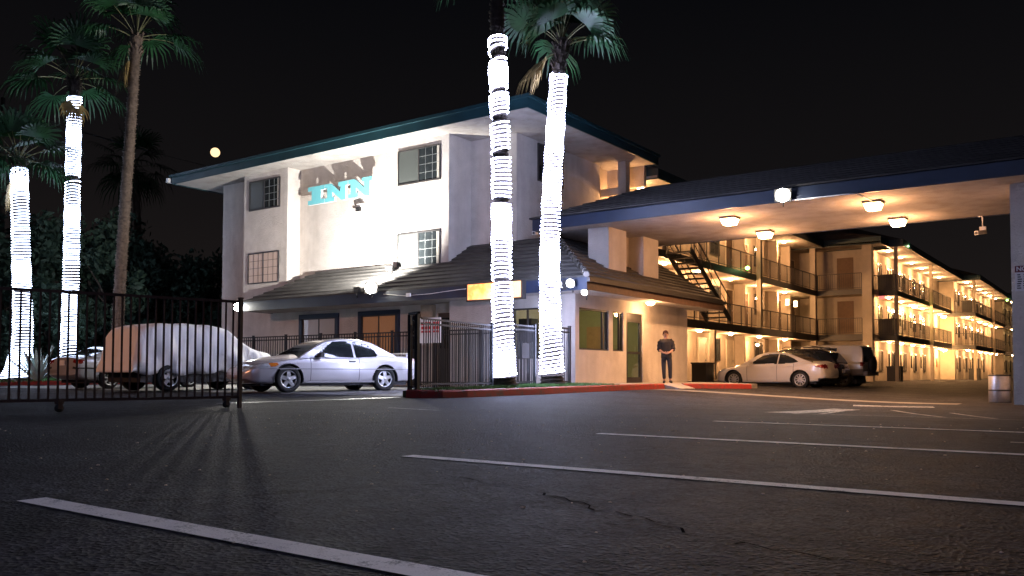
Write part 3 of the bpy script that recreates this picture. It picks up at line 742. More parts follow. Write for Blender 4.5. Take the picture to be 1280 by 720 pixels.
for k, (zb, zt) in enumerate(LV):
    for y in (52.3, 53.9):
        if k == 0:
            m = MB(); m.tube([(WA + .60, y - .0, 4.75), (WA + .60, y, 5.1)], .11, 10); m.build('globe_lamp', LAMPW, wing)
for z0 in (2.98, 5.76): seg('wall_recess', MB().box(-15.0, -14.0, 56.70, 56.746, z0, z0 + 2.2), plain('brown_recess', (.20, .13, .085), .8))

# section B and the two blocks that step out behind it
def block(xe, xw, y0, y1, level_light, dens=3.7, near=True):
    seg('wall', MB().box(xw - 2.5, xw, y0 + .45, y1 + 3.2, -.2, TOPZ), STUCCO2)
    for zb, zt in LV:
        seg('walkway_slab', MB().box(xw, xe, y0, y1, zb, zt), STUCCO2)
        seg('slab_edge', MB().box(xe + .002, xe + .05, y0 - .05, y1, zb - .02, zt + .01), DARKTRIM); seg('slab_edge', MB().box(xw - .9, xe, y0 - .05, y0 - .002, zb - .02, zt + .01), DARKTRIM)
        railing((xe, y0), (xe, y1), zt, .14 if near else .18, 1.9); railing((xw + .1, y0), (xe - .05, y0), zt)
    seg('roof_soffit', MB().box(xw - 2.5, xe + .5, y0 - .4, y1 + 2.9, TOPZ - .01, TOPZ + .08), SOFFIT)
    roof_block(xw - 2.5, xe + .5, y0 - .4, y1 + 2.9)
    seg('walkway_slab', MB().box(xw, xe + .2, y0, y1 + 2, -.3, -.02), CONCRETE)
    y = y0 + .18; k = 0
    while y < y1 + .5:
        column(xe + .16 if k else xe - .02, y, -.2, TOPZ - .02, .20); y += dens * 2.9; k += 1
    y = y0 + 1.6
    while y < y1:
        for z in (2.62, 5.45, TOPZ - .01): wing_lamp(xe - .75, y, z, .95 if near else 1.15, level_light if level_light else 0)
        y += dens
    y = y0 + .9
    i = 0
    while y < y1 - 2:
        for k, z in enumerate((-.02, 2.97, 5.75)):
            w_door((xw, y, z), FX, m=CREAMP if k == 0 or i % 2 else WHITEP, glazed=True)
            w_window((xw, y + 1.25, z + .75), FX, 1.15, 1.35, GREYCURT if (i + k) % 3 else PALECURT)
        y += dens; i += 1
block(-11.55, -13.1, 57.0, 77.5, 70)
block(-10.3, -11.9, 81.0, 103.0, 60, 3.9, False)
block(-9.3, -10.9, 106.5, 124.0, 0, 4.2, False)
seg('wall', MB().box(-15, -13.0, 77.5, 81.2, -.2, TOPZ), STUCCO2); seg('wall', MB().box(-14, -11.6, 103, 107, -.2, TOPZ), STUCCO2)
for z in (2.6, 5.4): wing_lamp(-12.4, 79.5, z, 1.6, 170)
wing_lamp(-12.35, 67.0, 5.45, 1.5, 110)
for x, y, z in ((-12.3, 57.8, 2.98), (-12.3, 57.8, 5.76), (-10.9, 82.0, 5.76), (-12.0, 58.6, 0.0), (-10.8, 84.5, 0.0)):
    m = MB(); m.box(x - .42, x + .42, y - .3, y + .3, z, z + .95); m.box(x - .45, x + .45, y - .33, y + .33, z + .951, z + 1.03); m.build('air_conditioner_cabinet', BLACKP, wing)
for x, y, z in ((-12.35, 56.96, 5.22), (-11.1, 80.95, 5.22)):
    m = MB(); m.box(x - .2, x + .2, y - .03, y, z, z + .2); m.build('exit_sign', REDSIGN, wing)
m = MB(); m.box(-12.998, -12.95, 79.2, 79.75, 1.15, 1.85); m.build('extinguisher_cabinet', plain('cabinet_red', (.35, .06, .03), .5), wing)
for i, (x, y, z) in enumerate(((XA + .06, 42.4, 5.93), (-11.45, 58.3, 8.6), (-10.15, 103.3, 8.3))):
    m = MB(); m.lathe([(.001, .12), (.10, .06), (.12, 0), (.07, -.07), (.001, -.09)], 10, (x + .10, y, z)); g_ = m.build('area_lamp', GREENL, wing)
    lamp('area_light', (x + .5, y, z), 7, (.7, 1.0, .45), .06)
lamp('area_light', (-11.0, 67.2, 5.0), 14, (.85, 1.0, .10), .05)
# stairs between the levels, steel with open treads
def stair(y0, z0, y1, z1, name):
    x0, x1 = -15.62, -14.55; n = 14
    st = thing(name, (x0, y0, z1), 'x', 'stairs')
    for x in (x0, x1):
        m = MB(); m.bar((x, y0, z0), (x, y1, z1), .05, .26); m.build('stringer', DARKTRIM, st)
        h = MB(); h.bar((x, y0 - .2, z0 + 1.0), (x, y1, z1 + 1.0), .045, .045)
        for q in (0.02, .25, .5, .75, .98): yy, zz = y0 + (y1 - y0) * q, z0 + (z1 - z0) * q; h.bar((x, yy, zz), (x, yy, zz + 1.0), .03, .03)
        h.bar((x, y0, z0 + .5), (x, y1, z1 + .5), .025, .025); h.build('handrail', DARKTRIM, st)
    for i in range(n):
        q = (i + .5) / n; yy, zz = y0 + (y1 - y0) * q, z0 + (z1 - z0) * q
        m = MB(); m.box(x0 + .03, x1 - .03, yy - .14, yy + .14, zz, zz + .05); m.build('tread', DARKTRIM, st)
    return st
s1 = stair(32.9, 5.68, 37.2, 2.97, 'steel_stair'); s1['label'] = 'open-tread steel stair climbing to the top walkway behind the canopy pillars'
lamp('stair_light', (-16.6, 34.6, 5.1), 110, WARM2, .08)
m = MB(); m.lathe([(.001, .2), (.09, .15), (.10, -.15), (.001, -.2)], 10, (-17.25, 33.6, 7.35)); m.build('wall_lamp', LAMPW, wing)
lamp('walkway_light', (-16.9, 32.2, 7.5), 60, WARM2, .08)
vm = MB(); vm.box(-14.75, -14.1, 33.4, 34.2, .08, .95); v_ = thing('storage_chest', (-14.1, 34, .1), 'dark steel chest standing by the walkway just past the office end wall', 'chest')
vm.build('chest_body', BLACKP, v_); MB().box(-14.78, -14.07, 33.37, 34.23, .952, 1.01).build('lid', BLACKP, v_)

# ------------------------------------------------------------------ drive-through canopy
can = thing('drive_through_canopy', (-7, 26, 0), 'wide drive-through canopy with blue roof edge and orange ceiling lamps over the entrance lane', 'canopy')
CX0, CX1, CY0, CY1, CZ = -15.9, 2.5, 23.28, 28.9, 5.26
sf = MB(); sf.box(CX0 + .04, CX1, CY0 + .045, CY1 - .045, CZ + .02, CZ + .06); sf.build('ceiling', SOFFIT, can)
f = MB(); f.box(CX0, CX1, CY0, CY0 + .044, CZ, CZ + .37); f.box(CX0, CX1, CY1 - .044, CY1, CZ, CZ + .37); f.box(CX0, CX0 + .039, CY0 + .045, CY1 - .045, CZ, CZ + .37)
f.build('fascia', NAVY, can)
hr = (CY1 - CY0) / 2 + .08; cb = CZ + .375; top = 6.85; n = 9
for side in (0, 1, 2):
    m = MB()
    for k in range(n):
        q0, q1 = k / n, (k + 1) / n + .01
        z0, z1 = cb + (top - cb) * q0, cb + (top - cb) * q1; d0, d1 = hr * q0 - .08, hr * q1 - .08
        if side == 0: P = [(CX0 + d0, CY0 + d0), (CX1, CY0 + d0), (CX1, CY0 + d1), (CX0 + d1, CY0 + d1)]
        elif side == 1: P = [(CX1, CY1 - d0), (CX0 + d0, CY1 - d0), (CX0 + d1, CY1 - d1), (CX1, CY1 - d1)]
        else: P = [(CX0 + d0, CY1 - d0), (CX0 + d0, CY0 + d0), (CX0 + d1, CY0 + d1), (CX0 + d1, CY1 - d1)]
        m.hexa([(P[0][0], P[0][1], z0), (P[1][0], P[1][1], z0), (P[2][0], P[2][1], z1), (P[3][0], P[3][1], z1), (P[0][0], P[0][1], z0 + .05), (P[1][0], P[1][1], z0 + .05), (P[2][0], P[2][1], z1 + .01), (P[3][0], P[3][1], z1 + .01)])
    m.build('roof', SHINGLE, can)
for y0, y1 in ((24.07, 25.26), (26.51, 27.66)): MB().box(-14.23, -13.46, y0, y1, 3.3, CZ + .03).build('pillar', STUCCO, can)
MB().box(-14.19, -14.02, 25.262, 26.508, 3.3, CZ + .03).build('pillar_infill', STUCCO2, can)
MB().box(-2.27, -.75, 24.36, 26.2, -.4, CZ + .03).build('pillar', STUCCO, can)
cd = MB(); cd.tube([(-7.3, 23.25, 5.27), (-5.9, 23.25, 5.27), (-5.6, 23.25, 5.27)], .02, 6); cd.tube([(-5.62, 23.27, 5.25), (-5.52, 24.5, 5.24)], .012, 6); cd.build('conduit', WHITEP, can)
for x, y, lab in ((-9.65, 24.7, 'orange ceiling lamp under the canopy, nearer the white floodlight and the office roof'), (-9.65, 27.8, 'orange box lamp under the canopy, above the white sedan and parked black car'),
             (-5.55, 24.7, 'orange box lamp under the canopy edge, right of the white floodlight'), (-5.55, 27.8, 'orange box lamp under the back edge of the canopy, near the security camera')):
    t = thing('canopy_lamp', (x, y, CZ), lab, 'ceiling lamp', 'ceiling lamps under the canopy')
    MB().box(x - .24, x + .24, y - .24, y + .24, CZ - .045, CZ + .018).build('housing', plain('bronze', (.10, .07, .05), .5), t)
    l_ = MB(); l_.hexa([(x - .16, y - .16, CZ - .22), (x + .16, y - .16, CZ - .22), (x + .16, y + .16, CZ - .22), (x - .16, y + .16, CZ - .22), (x - .22, y - .22, CZ - .046), (x + .22, y - .22, CZ - .046), (x + .22, y + .22, CZ - .046), (x - .22, y + .22, CZ - .046)])
    l_.build('lens', LAMPW, t)
    lamp('canopy_light', (x, y, CZ - .42), 190, (1.0, .46, .20), .15)
    lamp('canopy_light', (x, y, CZ - .30), 950, (1.0, .50, .22), .15, 'SPOT', (x, y, 0), R(150), .8)
# ------------------------------------------------------------------ floodlights, cameras, signs
def flood(name, loc, aim, lens, label, size=.17, group='floodlights on the motel'):
    t = thing(name, loc, label, 'floodlight', group)
    loc, aim = Vector(loc), Vector(aim); d = (aim - loc).normalized(); sd = d.cross(Vector((0, 0, 1))).normalized(); up = sd.cross(d)
    P = lambda a, b, c: loc + sd * a + up * b + d * c
    k = size
    h = MB(); h.hexa([P(-k * .6, -k * .45, -.14), P(k * .6, -k * .45, -.14), P(k * .6, k * .45, -.14), P(-k * .6, k * .45, -.14), P(-k, -k * .8, .02), P(k, -k * .8, .02), P(k, k * .8, .02), P(-k, k * .8, .02)])
    h.build('housing', DARKTRIM, t)
    l_ = MB(); rings = []
    for q in range(5):
        an = q / 4 * math.pi / 2; rr_ = max(.002, k * .86 * math.cos(an)); rings.append([P(rr_ * math.cos(a_ * math.pi / 8), rr_ * .95 * math.sin(a_ * math.pi / 8), .022 + k * (.5 if k > .165 else .15) * math.sin(an)) for a_ in range(16)])
    for r0_, r1_ in zip(rings[:-1], rings[1:]):
        for a_ in range(16): l_.face([r0_[a_], r0_[(a_ + 1) % 16], r1_[(a_ + 1) % 16], r1_[a_]], 0, True)
    l_.build('lens', lens, t)
    b = MB(); b.tube([P(0, -k * .5, -.1), P(0, -k * .5 - .1, -.12), P(0, -k * .5 - .2, -.06)], .02, 6); b.build('bracket', DARKTRIM, t)
    return t, P
t, P = flood('floodlight', (-20.9, 20.85, 3.45), (-19.0, 12, 4.5), FLOODL, 'glaring white floodlight on the blue roof edge below the turquoise sign', .25)
lamp('flood_light', (-20.8, 20.62, 3.45), 900, (1.0, .97, .88), .09, 'SPOT', (-17.5, 11.0, .8), R(150), .6)
lamp('flood_light', (-21.1, 20.95, 4.05), 5600, (1.0, .96, .90), .03, 'SPOT', (-23.2, 23.6, 6.6), R(150), .7)
t, P = flood('floodlight', (-28.32, 20.95, 3.12), (-21, 8, 1.5), FLOODL, 'white floodlight at the low corner of the tiled roof beside the rusty gate', .18)
lamp('flood_light', (-28.15, 20.72, 3.12), 1400, (1.0, .96, .86), .09, 'SPOT', (-21.0, 8.5, .6), R(140), .6)
t, P = flood('floodlight', (-21.75, 21.0, 3.44), (-24, 25, 6), GLASSD, 'small unlit black floodlight on the roof edge beside the glaring one', .13)
t, P = flood('floodlight', (-21.5, 22.35, 4.33), (-23.4, 24.5, 5.2), plain('tan_housing', (.36, .26, .19), .6), 'small tan floodlight lying on the roof tiles against the wall', .16)
t, P = flood('floodlight', (-12.95, 20.92, 3.14), (-12.5, 12, 1.0), FLOODS, 'white floodlight on the office roof corner next to the number 52', .15)
t, P = flood('floodlight', (-12.50, 20.95, 2.86), (-11.5, 14, 0), FLOODS, 'round white floodlight hanging under the office roof corner', .10)
lamp('flood_light', (-12.7, 20.7, 2.9), 420, (.92, .95, 1.0), .1, 'SPOT', (-11.8, 14, 0), R(140), .6)
t, P = flood('floodlight', (-7.52, 23.12, 5.42), (-5.2, 12, 3.0), FLOODL, 'starry white floodlight on the blue edge of the canopy', .22)
lamp('flood_light', (-7.4, 22.95, 5.40), 1100, (1.0, .93, .82), .08, 'SPOT', (-5.0, 14, 0), R(135), .6)
t = thing('soffit_lamp', (-12.95, 26.0, 2.96), 'round orange lamp under the office eave above the glass door', 'ceiling lamp')
m = MB(); m.lathe([(.001, -.13), (.10, -.11), (.16, -.04), (.17, -.005), (.001, -.004)], 14, (-12.95, 26.0, 2.96)); m.build('lens', LAMPW, t)
m = MB(); m.lathe([(.19, 0), (.19, -.02), (.165, -.02)], 14, (-12.95, 26.0, 2.962)); m.build('housing', DARKTRIM, t)
lamp('soffit_light', (-12.85, 26.0, 2.6), 110, WARM2, .1)
def sec_cam(loc, aim, label, drop=.35):
    t = thing('security_camera', loc, label, 'security camera')
    loc = Vector(loc); d = (Vector(aim) - loc).normalized()
    m = MB(); m.tube([loc + Vector((-.12, 0, 0)), loc + Vector((-.03, 0, -.01)), loc + Vector((0, 0, -.06)), loc + Vector((0, 0, -drop))], .022, 8); m.build('bracket', WHITEP, t)
    c = loc + Vector((0, 0, -drop)); m = MB(); m.bar(c + Vector((0, 0, -.02)), c + Vector((0, 0, .09)), .17, .14); m.build('joint', WHITEP, t)
    m = MB(); m.bar(c - d * .08 + Vector((0, 0, -.07)), c + d * .28 + Vector((0, 0, -.07)), .13, .12); m.build('camera_body', WHITEP, t)
    m = MB(); m.tube([c + d * .285 + Vector((0, 0, -.07)), c + d * .30 + Vector((0, 0, -.07))], .045, 10); m.build('lens', BLACKP, t)
sec_cam((-3.4, 28.85, CZ + .02), (-6.5, 24, 4.4), 'white security camera hanging from the back edge of the canopy', .42)
sec_cam((-17.0, 25.1, 5.72), (-15.5, 21, 5.2), 'small white security camera on the shaded side wall between the lit palms', .12)
# INN letters
sg = thing('channel_letter_sign', (-25, 23.3, 7.6), 'turquoise channel letters INN standing off the floodlit wall', 'sign')
def letter(poly_list, x, z, s, mat, y0=23.05, dep=.12):
    for poly in poly_list: pass
    lt = MB()
    for poly in poly_list:
        pts = [(x + u * s[0], z + v * s[1]) for u, v in poly]
        lt.face([(a, y0, b) for a, b in pts])
    lo = lt.build('letter', TURQ, sg)
    rt = MB()
    for poly in poly_list:
        pts = [(x + u * s[0], z + v * s[1]) for u, v in poly]; n = len(pts)
        for i in range(n):
            a, b = pts[i], pts[(i + 1) % n]; rt.face([(a[0], y0 + .001, a[1]), (a[0], y0 + dep, a[1]), (b[0], y0 + dep, b[1]), (b[0], y0 + .001, b[1])])
        rt.face([(a, y0 + dep, b) for a, b in pts][::-1])
    rt.build('letter_return', LETTERSIDE, lo)
I_ = [[(0, 0), (1, 0), (1, .24), (.78, .24), (.78, .76), (1, .76), (1, 1), (0, 1), (0, .76), (.22, .76), (.22, .24), (0, .24)]]
N_ = [[(0, 0), (.42, 0), (.42, .22), (.33, .22), (.33, .52), (.72, 0), (.90, 0), (.90, .78), (1, .78), (1, 1), (.58, 1), (.58, .78), (.67, .78), (.67, .46), (.27, 1), (0, 1), (0, .78), (.10, .78), (.10, .22), (0, .22)]]
letter(I_, -26.72, 7.30, (.98, .72), TURQ); letter(N_, -25.72, 7.30, (1.30, .72), TURQ); letter(N_, -24.40, 7.30, (1.30, .72), TURQ)
for x in (-26.3, -25.1, -23.75): 
    m = MB(); m.box(x - .03, x + .03, 23.171, 23.558, 7.6, 7.66); m.build('standoff', STEEL, sg)
t = thing('wall_fixture', (-24.1, 23.5, 6.95), 'small white fixture with a dark socket on the wall under the sign', 'wall fixture')
m = MB(); m.box(-24.25, -23.95, 23.35, 23.557, 6.98, 7.12); m.build('base', WHITEP, t); m = MB(); m.box(-24.20, -23.98, 23.25, 23.345, 6.82, 6.97); m.build('socket', BLACKP, t)
m = MB(); m.bar((-24.3, 23.3, 6.78), (-23.9, 23.3, 6.74), .05); m.build('arm', WHITEP, t)
# orange backlit box sign
sb = thing('lightbox_sign', (-15.7, 21.0, 3.0), 'orange backlit box sign glowing on the office roof edge behind a lit palm', 'sign')
MB().box(-16.75, -14.60, 20.86, 21.05, 2.78, 3.36).build('case', DARKTRIM, sb)
MB().box(-16.69, -14.66, 20.845, 20.858, 2.83, 3.31).build('panel', ORANGES, sb)
lamp('sign_light', (-15.7, 20.4, 3.1), 25, (1, .55, .2), .15)
# house number on the roof edge
hn = thing('house_number', (-13.4, 21.0, 3.05), 'white street number 52 on the dark teal roof edge of the office corner', 'sign')
MB().box(-13.86, -13.14, 21.03, 21.052, 2.98, 3.26).build('plate', BLACKP, hn)
text('52', .27, .004, WHITEP, 'digits', hn, (-13.42, 21.02, 3.12))
# NO sign on the pillar
ns = thing('warning_sign', (-1.9, 24.33, 2.9), 'white sign with a maroon NO header on the right-hand canopy pillar', 'sign')
MB().box(-2.19, -1.62, 24.325, 24.345, 2.60, 3.22).build('plate', SIGNW, ns)
MB().box(-2.19, -1.62, 24.318, 24.324, 3.06, 3.22).build('header', MAROON, ns)
text('NO', .15, .002, SIGNW, 'header_lettering', ns, (-2.04, 24.313, 3.14))
tx = MB()
for i in range(7):
    z = 3.0 - i * .055
    for j in range(4):
        a = -2.15 + j * .13 + random.uniform(0, .02); tx.box(a, a + random.uniform(.06, .10), 24.321, 24.324, z - .014, z + .014)
tx.build('small_lettering', INK, ns)
# notice board behind the picket fence
nb = thing('notice_board', (-17.9, 20.5, 1.9), 'white notice board with red lettering behind the black picket fence', 'sign')
MB().box(-18.34, -17.46, 20.46, 20.49, 1.50, 2.30).build('panel', WHITEP, nb)
tx = MB()
for i, (z, hh) in enumerate(((2.12, .05), (1.98, .045), (1.86, .03))):
    for j in range(5): a = -18.26 + j * .155; tx.box(a, a + .11, 20.453, 20.459, z - hh, z + hh)
tx.build('red_lettering', SIGNRED, nb)
# moon, low over the roof
m = MB(); c = Vector((-344.2, 240.9, 103.3))
me = bpy.data.meshes.new('moon'); bm = bmesh.new(); bmesh.ops.create_uvsphere(bm, u_segments=32, v_segments=16, radius=2.15); bm.to_mesh(me); bm.free(); me.materials.append(MOONM)
o = bpy.data.objects.new('moon', me); COL.objects.link(o); o.location = c; tag(o, 'bright orange moon low over the end of the teal roof', 'moon')

# ------------------------------------------------------------------ palms, trees, plants
def catmull(pts, n):
    pts = [Vector(p) for p in pts]; P = [pts[0] * 2 - pts[1]] + pts + [pts[-1] * 2 - pts[-2]]; out = []
    for i in range(1, len(P) - 2):
        for k in range(n):
            t = k / n; a, b, c, d = P[i - 1], P[i], P[i + 1], P[i + 2]
            out.append(.5 * ((2 * b) + (c - a) * t + (2 * a - 5 * b + 4 * c - d) * t * t + (3 * b - a - 3 * c + d) * t ** 3))
    out.append(pts[-1]); return out
def path_at(path, cum, s):
    i = min(len(path) - 2, max(0, int(np.searchsorted(cum, s)) - 1)); t = (s - cum[i]) / max(1e-6, cum[i + 1] - cum[i])
    return path[i].lerp(path[i + 1], t)
def frond(mb, base, az, el, Lp, Lf, rnd, nleaf=20, mi=0, droop=.35, fold=.25, spread=105):
    """fan frond: stalk plus leaflets, appended to mb (leaflets mi, stalk 2)"""
    d0 = Vector((math.cos(az) * math.cos(el), math.sin(az) * math.cos(el), math.sin(el)))
    side = Vector((-math.sin(az), math.cos(az), 0)); pts = []; p = Vector(base); d = d0.copy()
    for i in range(6):
        pts.append(p.copy()); d = (d + Vector((0, 0, -droop * .16))).normalized(); p = p + d * (Lp / 5)
    mb.tube(pts, [.028, .022, .018, .016, .014, .012], 4, 2, cap=False)
    hub = pts[-1]; up = side.cross(d).normalized() * -1
    if up.z < 0 and el > -.3: up = -up
    tilt = rnd.uniform(-.5, .5); sd = (side * math.cos(tilt) + up * math.sin(tilt)).normalized(); up2 = d.cross(sd).normalized()
    for k in range(nleaf):
        q = (k + .5) / nleaf * 2 - 1; phi = R(spread) * q + rnd.uniform(-.03, .03)
        ld = (d * math.cos(phi) + sd * math.sin(phi)); L = Lf * (.80 + .25 * math.cos(phi)) * rnd.uniform(.88, 1.08)
        w = .030 + .012 * rnd.random(); wv = (sd * math.cos(phi) - d * math.sin(phi)) * w; lift = up2 * (fold * (abs(q) * .5) + (.02 if k % 2 else -.02))
        p0 = hub; p1 = hub + ld * L * .5 + lift * L * .5; p2 = hub + ld * L * .82 + lift * L * .6 + Vector((0, 0, -droop * .22 * L)); p3 = hub + ld * L + lift * L * .5 + Vector((0, 0, -droop * .75 * L))
        mb.face([p0 - wv * .3, p0 + wv * .3, p1 + wv * 1.25, p1 - wv * 1.25], mi); mb.face([p1 - wv * 1.25, p1 + wv * 1.25, p2 + wv * .9, p2 - wv * .9], mi)
        mb.face([p2 - wv * .9, p2 + wv * .9, p3], mi)
def palm(pts, r0, r1, flare, label, lit=None, crown_r=1.9, nf=34, seed=1, dead=(), crown=True, gaps=(), el_range=84):
    rnd = random.Random(seed)
    t = thing('palm_tree', (pts[0][0], pts[0][1], pts[0][2]), label, 'palm tree', 'fan palms')
    path = catmull(pts, 10); cum = np.concatenate([[0], np.cumsum([(b - a).length for a, b in zip(path[:-1], path[1:])])]); L = cum[-1]
    def rad(s):
        q = s / L; return r0 + (r1 - r0) * q + flare * math.exp(-s / .55) + .012 * math.sin(s * 9) + .018 * smooth((q - .9) / .1)
    m = MB(); n = int(L / .10); SP = [path_at(path, cum, L * i / n) for i in range(n + 1)]
    m.tube(SP, [rad(L * i / n) + (.014 if i % 2 else -.010) for i in range(n + 1)], 16)
    stub = m
    topp = path[-1]
    if crown:
        m = MB()
        for i in range(nf):
            q = (i + .5) / nf; el = R(84 - el_range * q ** .9) + rnd.uniform(-.14, .14); az = i * 2.39996 + rnd.uniform(-.25, .25)
            frond(m, topp + Vector((0, 0, -.25 * q)), az, el, crown_r * rnd.uniform(.42, .62), crown_r * rnd.uniform(.44, .58), rnd, droop=.25 + .5 * q)
        m.build('crown', [FROND, DEADF, PETIOLE], t)
        for az, el, s in dead:
            m = MB(); frond(m, topp + Vector((0, 0, -.3)), az, R(el), crown_r * .30, crown_r * .36 * s, rnd, mi=1, droop=.62, fold=-.1, spread=70); m.build('dry_frond', [FROND, DEADF, PETIOLE], t)
        m = stub   # cut leaf bases under the crown
        for i in range(46):
            s = L - .02 - .9 * rnd.random() * min(1, L / 6); a = rnd.uniform(0, 6.28); p = path_at(path, cum, s); rr = rad(s)
            d = Vector((math.cos(a), math.sin(a), 0)); m.bar(p + d * rr * .9, p + d * (rr + .07) + Vector((0, 0, .14)), .05, .02)
    stub.build('trunk', plain('wrapped_palm_bark', (.055, .042, .036), .95, var=.4, scale=9, bump=1.0, bscale=16) if lit else BARK, t)
    if lit:
        s0, s1, lab, pitch = lit
        m = MB(); s = s0; a = rnd.uniform(0, 6); hel = []; nseg = 14; r_t = .018
        strands = []
        while s < s1:
            loc = path_at(path, cum, s)
            dense = 1.0
            for g0, g1 in gaps:
                if g0 < s < g1: dense = 3.2
            a += 2 * math.pi / nseg; s += pitch * dense / nseg * (1 + .28 * math.sin(s * 2.7 + seed) * math.sin(s * .9 + 1))
            rr = rad(s) + .024; hel.append(loc + Vector((math.cos(a) * rr, math.sin(a) * rr, .03 * math.sin(a * 1.0 + s))))
        m.tube(hel, r_t, 5)
        o = m.build('string_lights', PALMLED2 if pts[0][0] > -20 else PALMLED); tag(o, lab, 'string lights', 'white string lights wound round palm trunks')
    return t
palm([(-12.51, 17.15, 0.15), (-12.54, 17.12, 0.48), (-12.54, 17.05, 1.87), (-12.52, 16.98, 3.85), (-12.49, 16.9, 5.83), (-12.5, 16.76, 8.8), (-12.47, 16.70, 11.3)], .235, .19, .13,
     'lit palm rising in front of the orange box sign, crown mostly out of view', (.32, 8.72, 'white string lights with several dark gaps round the palm before the orange sign', .095), 1.9, 20, 3,
     dead=((.6, -10, 1.0),), gaps=((8.1, 8.45), (6.6, 6.8), (5.75, 5.95), (7.3, 7.42), (4.6, 4.75), (2.6, 2.68)))
palm([(-12.87, 19.85, 0.18), (-12.88, 19.83, 0.48), (-12.89, 19.75, 2.02), (-12.85, 19.68, 4.23), (-12.73, 19.67, 6.43), (-12.57, 19.67, 8.64), (-12.48, 19.69, 9.75)], .265, .20, .13,
     'lit palm with a yellowing drooping frond, standing nearest the office corner', (.38, 8.6, 'dense white string lights round the palm nearest the office corner', .088), 2.0, 17, 5,
     dead=((3.75, -12, 1.25), (4.2, -22, 1.0)), el_range=54)
palm([(-34.79, 15.68, 0.2), (-34.71, 15.72, 0.71), (-34.58, 15.76, 1.94), (-34.56, 15.72, 3.17), (-34.56, 15.6, 5.64), (-34.55, 15.48, 8.36), (-34.56, 15.44, 8.8)], .33, .26, .38,
     'short lit palm beside the agave, leftmost and lowest of the palms', (.12, 8.2, 'white string lights round the short leftmost palm beside the agave', .10), 2.2, 20, 9, dead=((3.9, -70, 1.0),), el_range=74)
palm([(-37.24, 18.86, 0.2), (-37.16, 18.86, 1.42), (-37.06, 18.83, 3.49), (-36.99, 18.8, 5.22), (-36.86, 18.72, 9.03), (-36.74, 18.66, 12.32), (-36.72, 18.63, 13.3)], .31, .25, .10,
     'tall lit palm behind the parked grey sedan, second from the left', (.35, 12.3, 'white string lights with one dark band round the tall palm behind the grey sedan', .105), 2.7, 18, 11, dead=((-.5, -72, .8),), gaps=((8.5, 8.8),))
palm([(-33.55, 19.04, 0.2), (-33.47, 18.98, 2.69), (-33.35, 18.98, 4.65), (-33.21, 18.99, 6.61), (-32.88, 19.03, 10.87), (-32.63, 19.05, 14.35)], .27, .215, .12,
     'tall leaning palm with a bare brown trunk, behind the covered vehicle', None, 2.6, 18, 14, dead=((4.0, -55, 1.3), (3.4, -70, 1.0)), el_range=64)
palm([(-56.1, 33.66, -.1), (-56.12, 33.27, 8.13), (-56.2, 32.98, 13.18), (-56.35, 32.8, 15.0)], .3, .25, .1,
     'dark unlit palm silhouetted against the night sky between trees and moon', None, 3.0, 24, 21, el_range=105)

def tree(x, y, h, rx, rz, seed, label, n=5200, leaf=.22, base=.2, trunk_h=.35):
    rnd = random.Random(seed); z = zg(x, y) - .1
    t = thing('shade_tree', (x, y, z), label, 'tree', 'dark trees behind the palms')
    m = MB(); th = h * trunk_h
    m.tube([(x, y, z), (x + .1, y, z + th * .5), (x + .05, y + .1, z + th), (x, y + .15, z + h * .75)], [.24, .2, .16, .06], 8)
    tips = []
    for i in range(7):
        a = rnd.uniform(0, 6.28); r = rx * rnd.uniform(.5, .85); zz = z + h * rnd.uniform(.45, .85)
        m.tube([(x, y, z + th * rnd.uniform(.7, 1.2)), (x + math.cos(a) * r * .5, y + math.sin(a) * r * .5, (z + th + zz) / 2 + .2), (x + math.cos(a) * r, y + math.sin(a) * r, zz)], [.10, .06, .02], 6)
    m.build('trunk', BARK2, t)
    cl = []
    for i in range(26):
        u = rnd.uniform(-1, 1); a = rnd.uniform(0, 6.28); q = rnd.uniform(.35, 1.0) ** .6; s = math.sqrt(1 - u * u)
        cl.append((x + math.cos(a) * s * rx * q, y + math.sin(a) * s * rx * q, z + h - rz + u * rz * q, rnd.uniform(.22, .42) * rx))
    rg = np.random.default_rng(seed); C = np.array(cl)[rg.integers(0, len(cl), n)]
    d = rg.normal(size=(n, 3)); d /= np.linalg.norm(d, axis=1, keepdims=True)
    pos = C[:, :3] + d * (C[:, 3:4] * rg.uniform(.45, 1.05, (n, 1)))
    a = rg.normal(size=(n, 3)); a /= np.linalg.norm(a, axis=1, keepdims=True); b = np.cross(a, rg.normal(size=(n, 3))); b /= np.linalg.norm(b, axis=1, keepdims=True)
    sz = leaf * rg.uniform(.6, 1.3, (n, 1))
    v = np.stack([pos - a * sz, pos + b * sz * .42, pos + a * sz, pos - b * sz * .42], 1).reshape(-1, 3) - np.array([x, y, z])
    me = bpy.data.meshes.new('crown'); me.from_pydata(v.tolist(), [], [(i * 4, i * 4 + 1, i * 4 + 2, i * 4 + 3) for i in range(n)]); me.materials.append(LEAF); me.update()
    o = bpy.data.objects.new('crown', me); COL.objects.link(o); o.parent = t
    return t
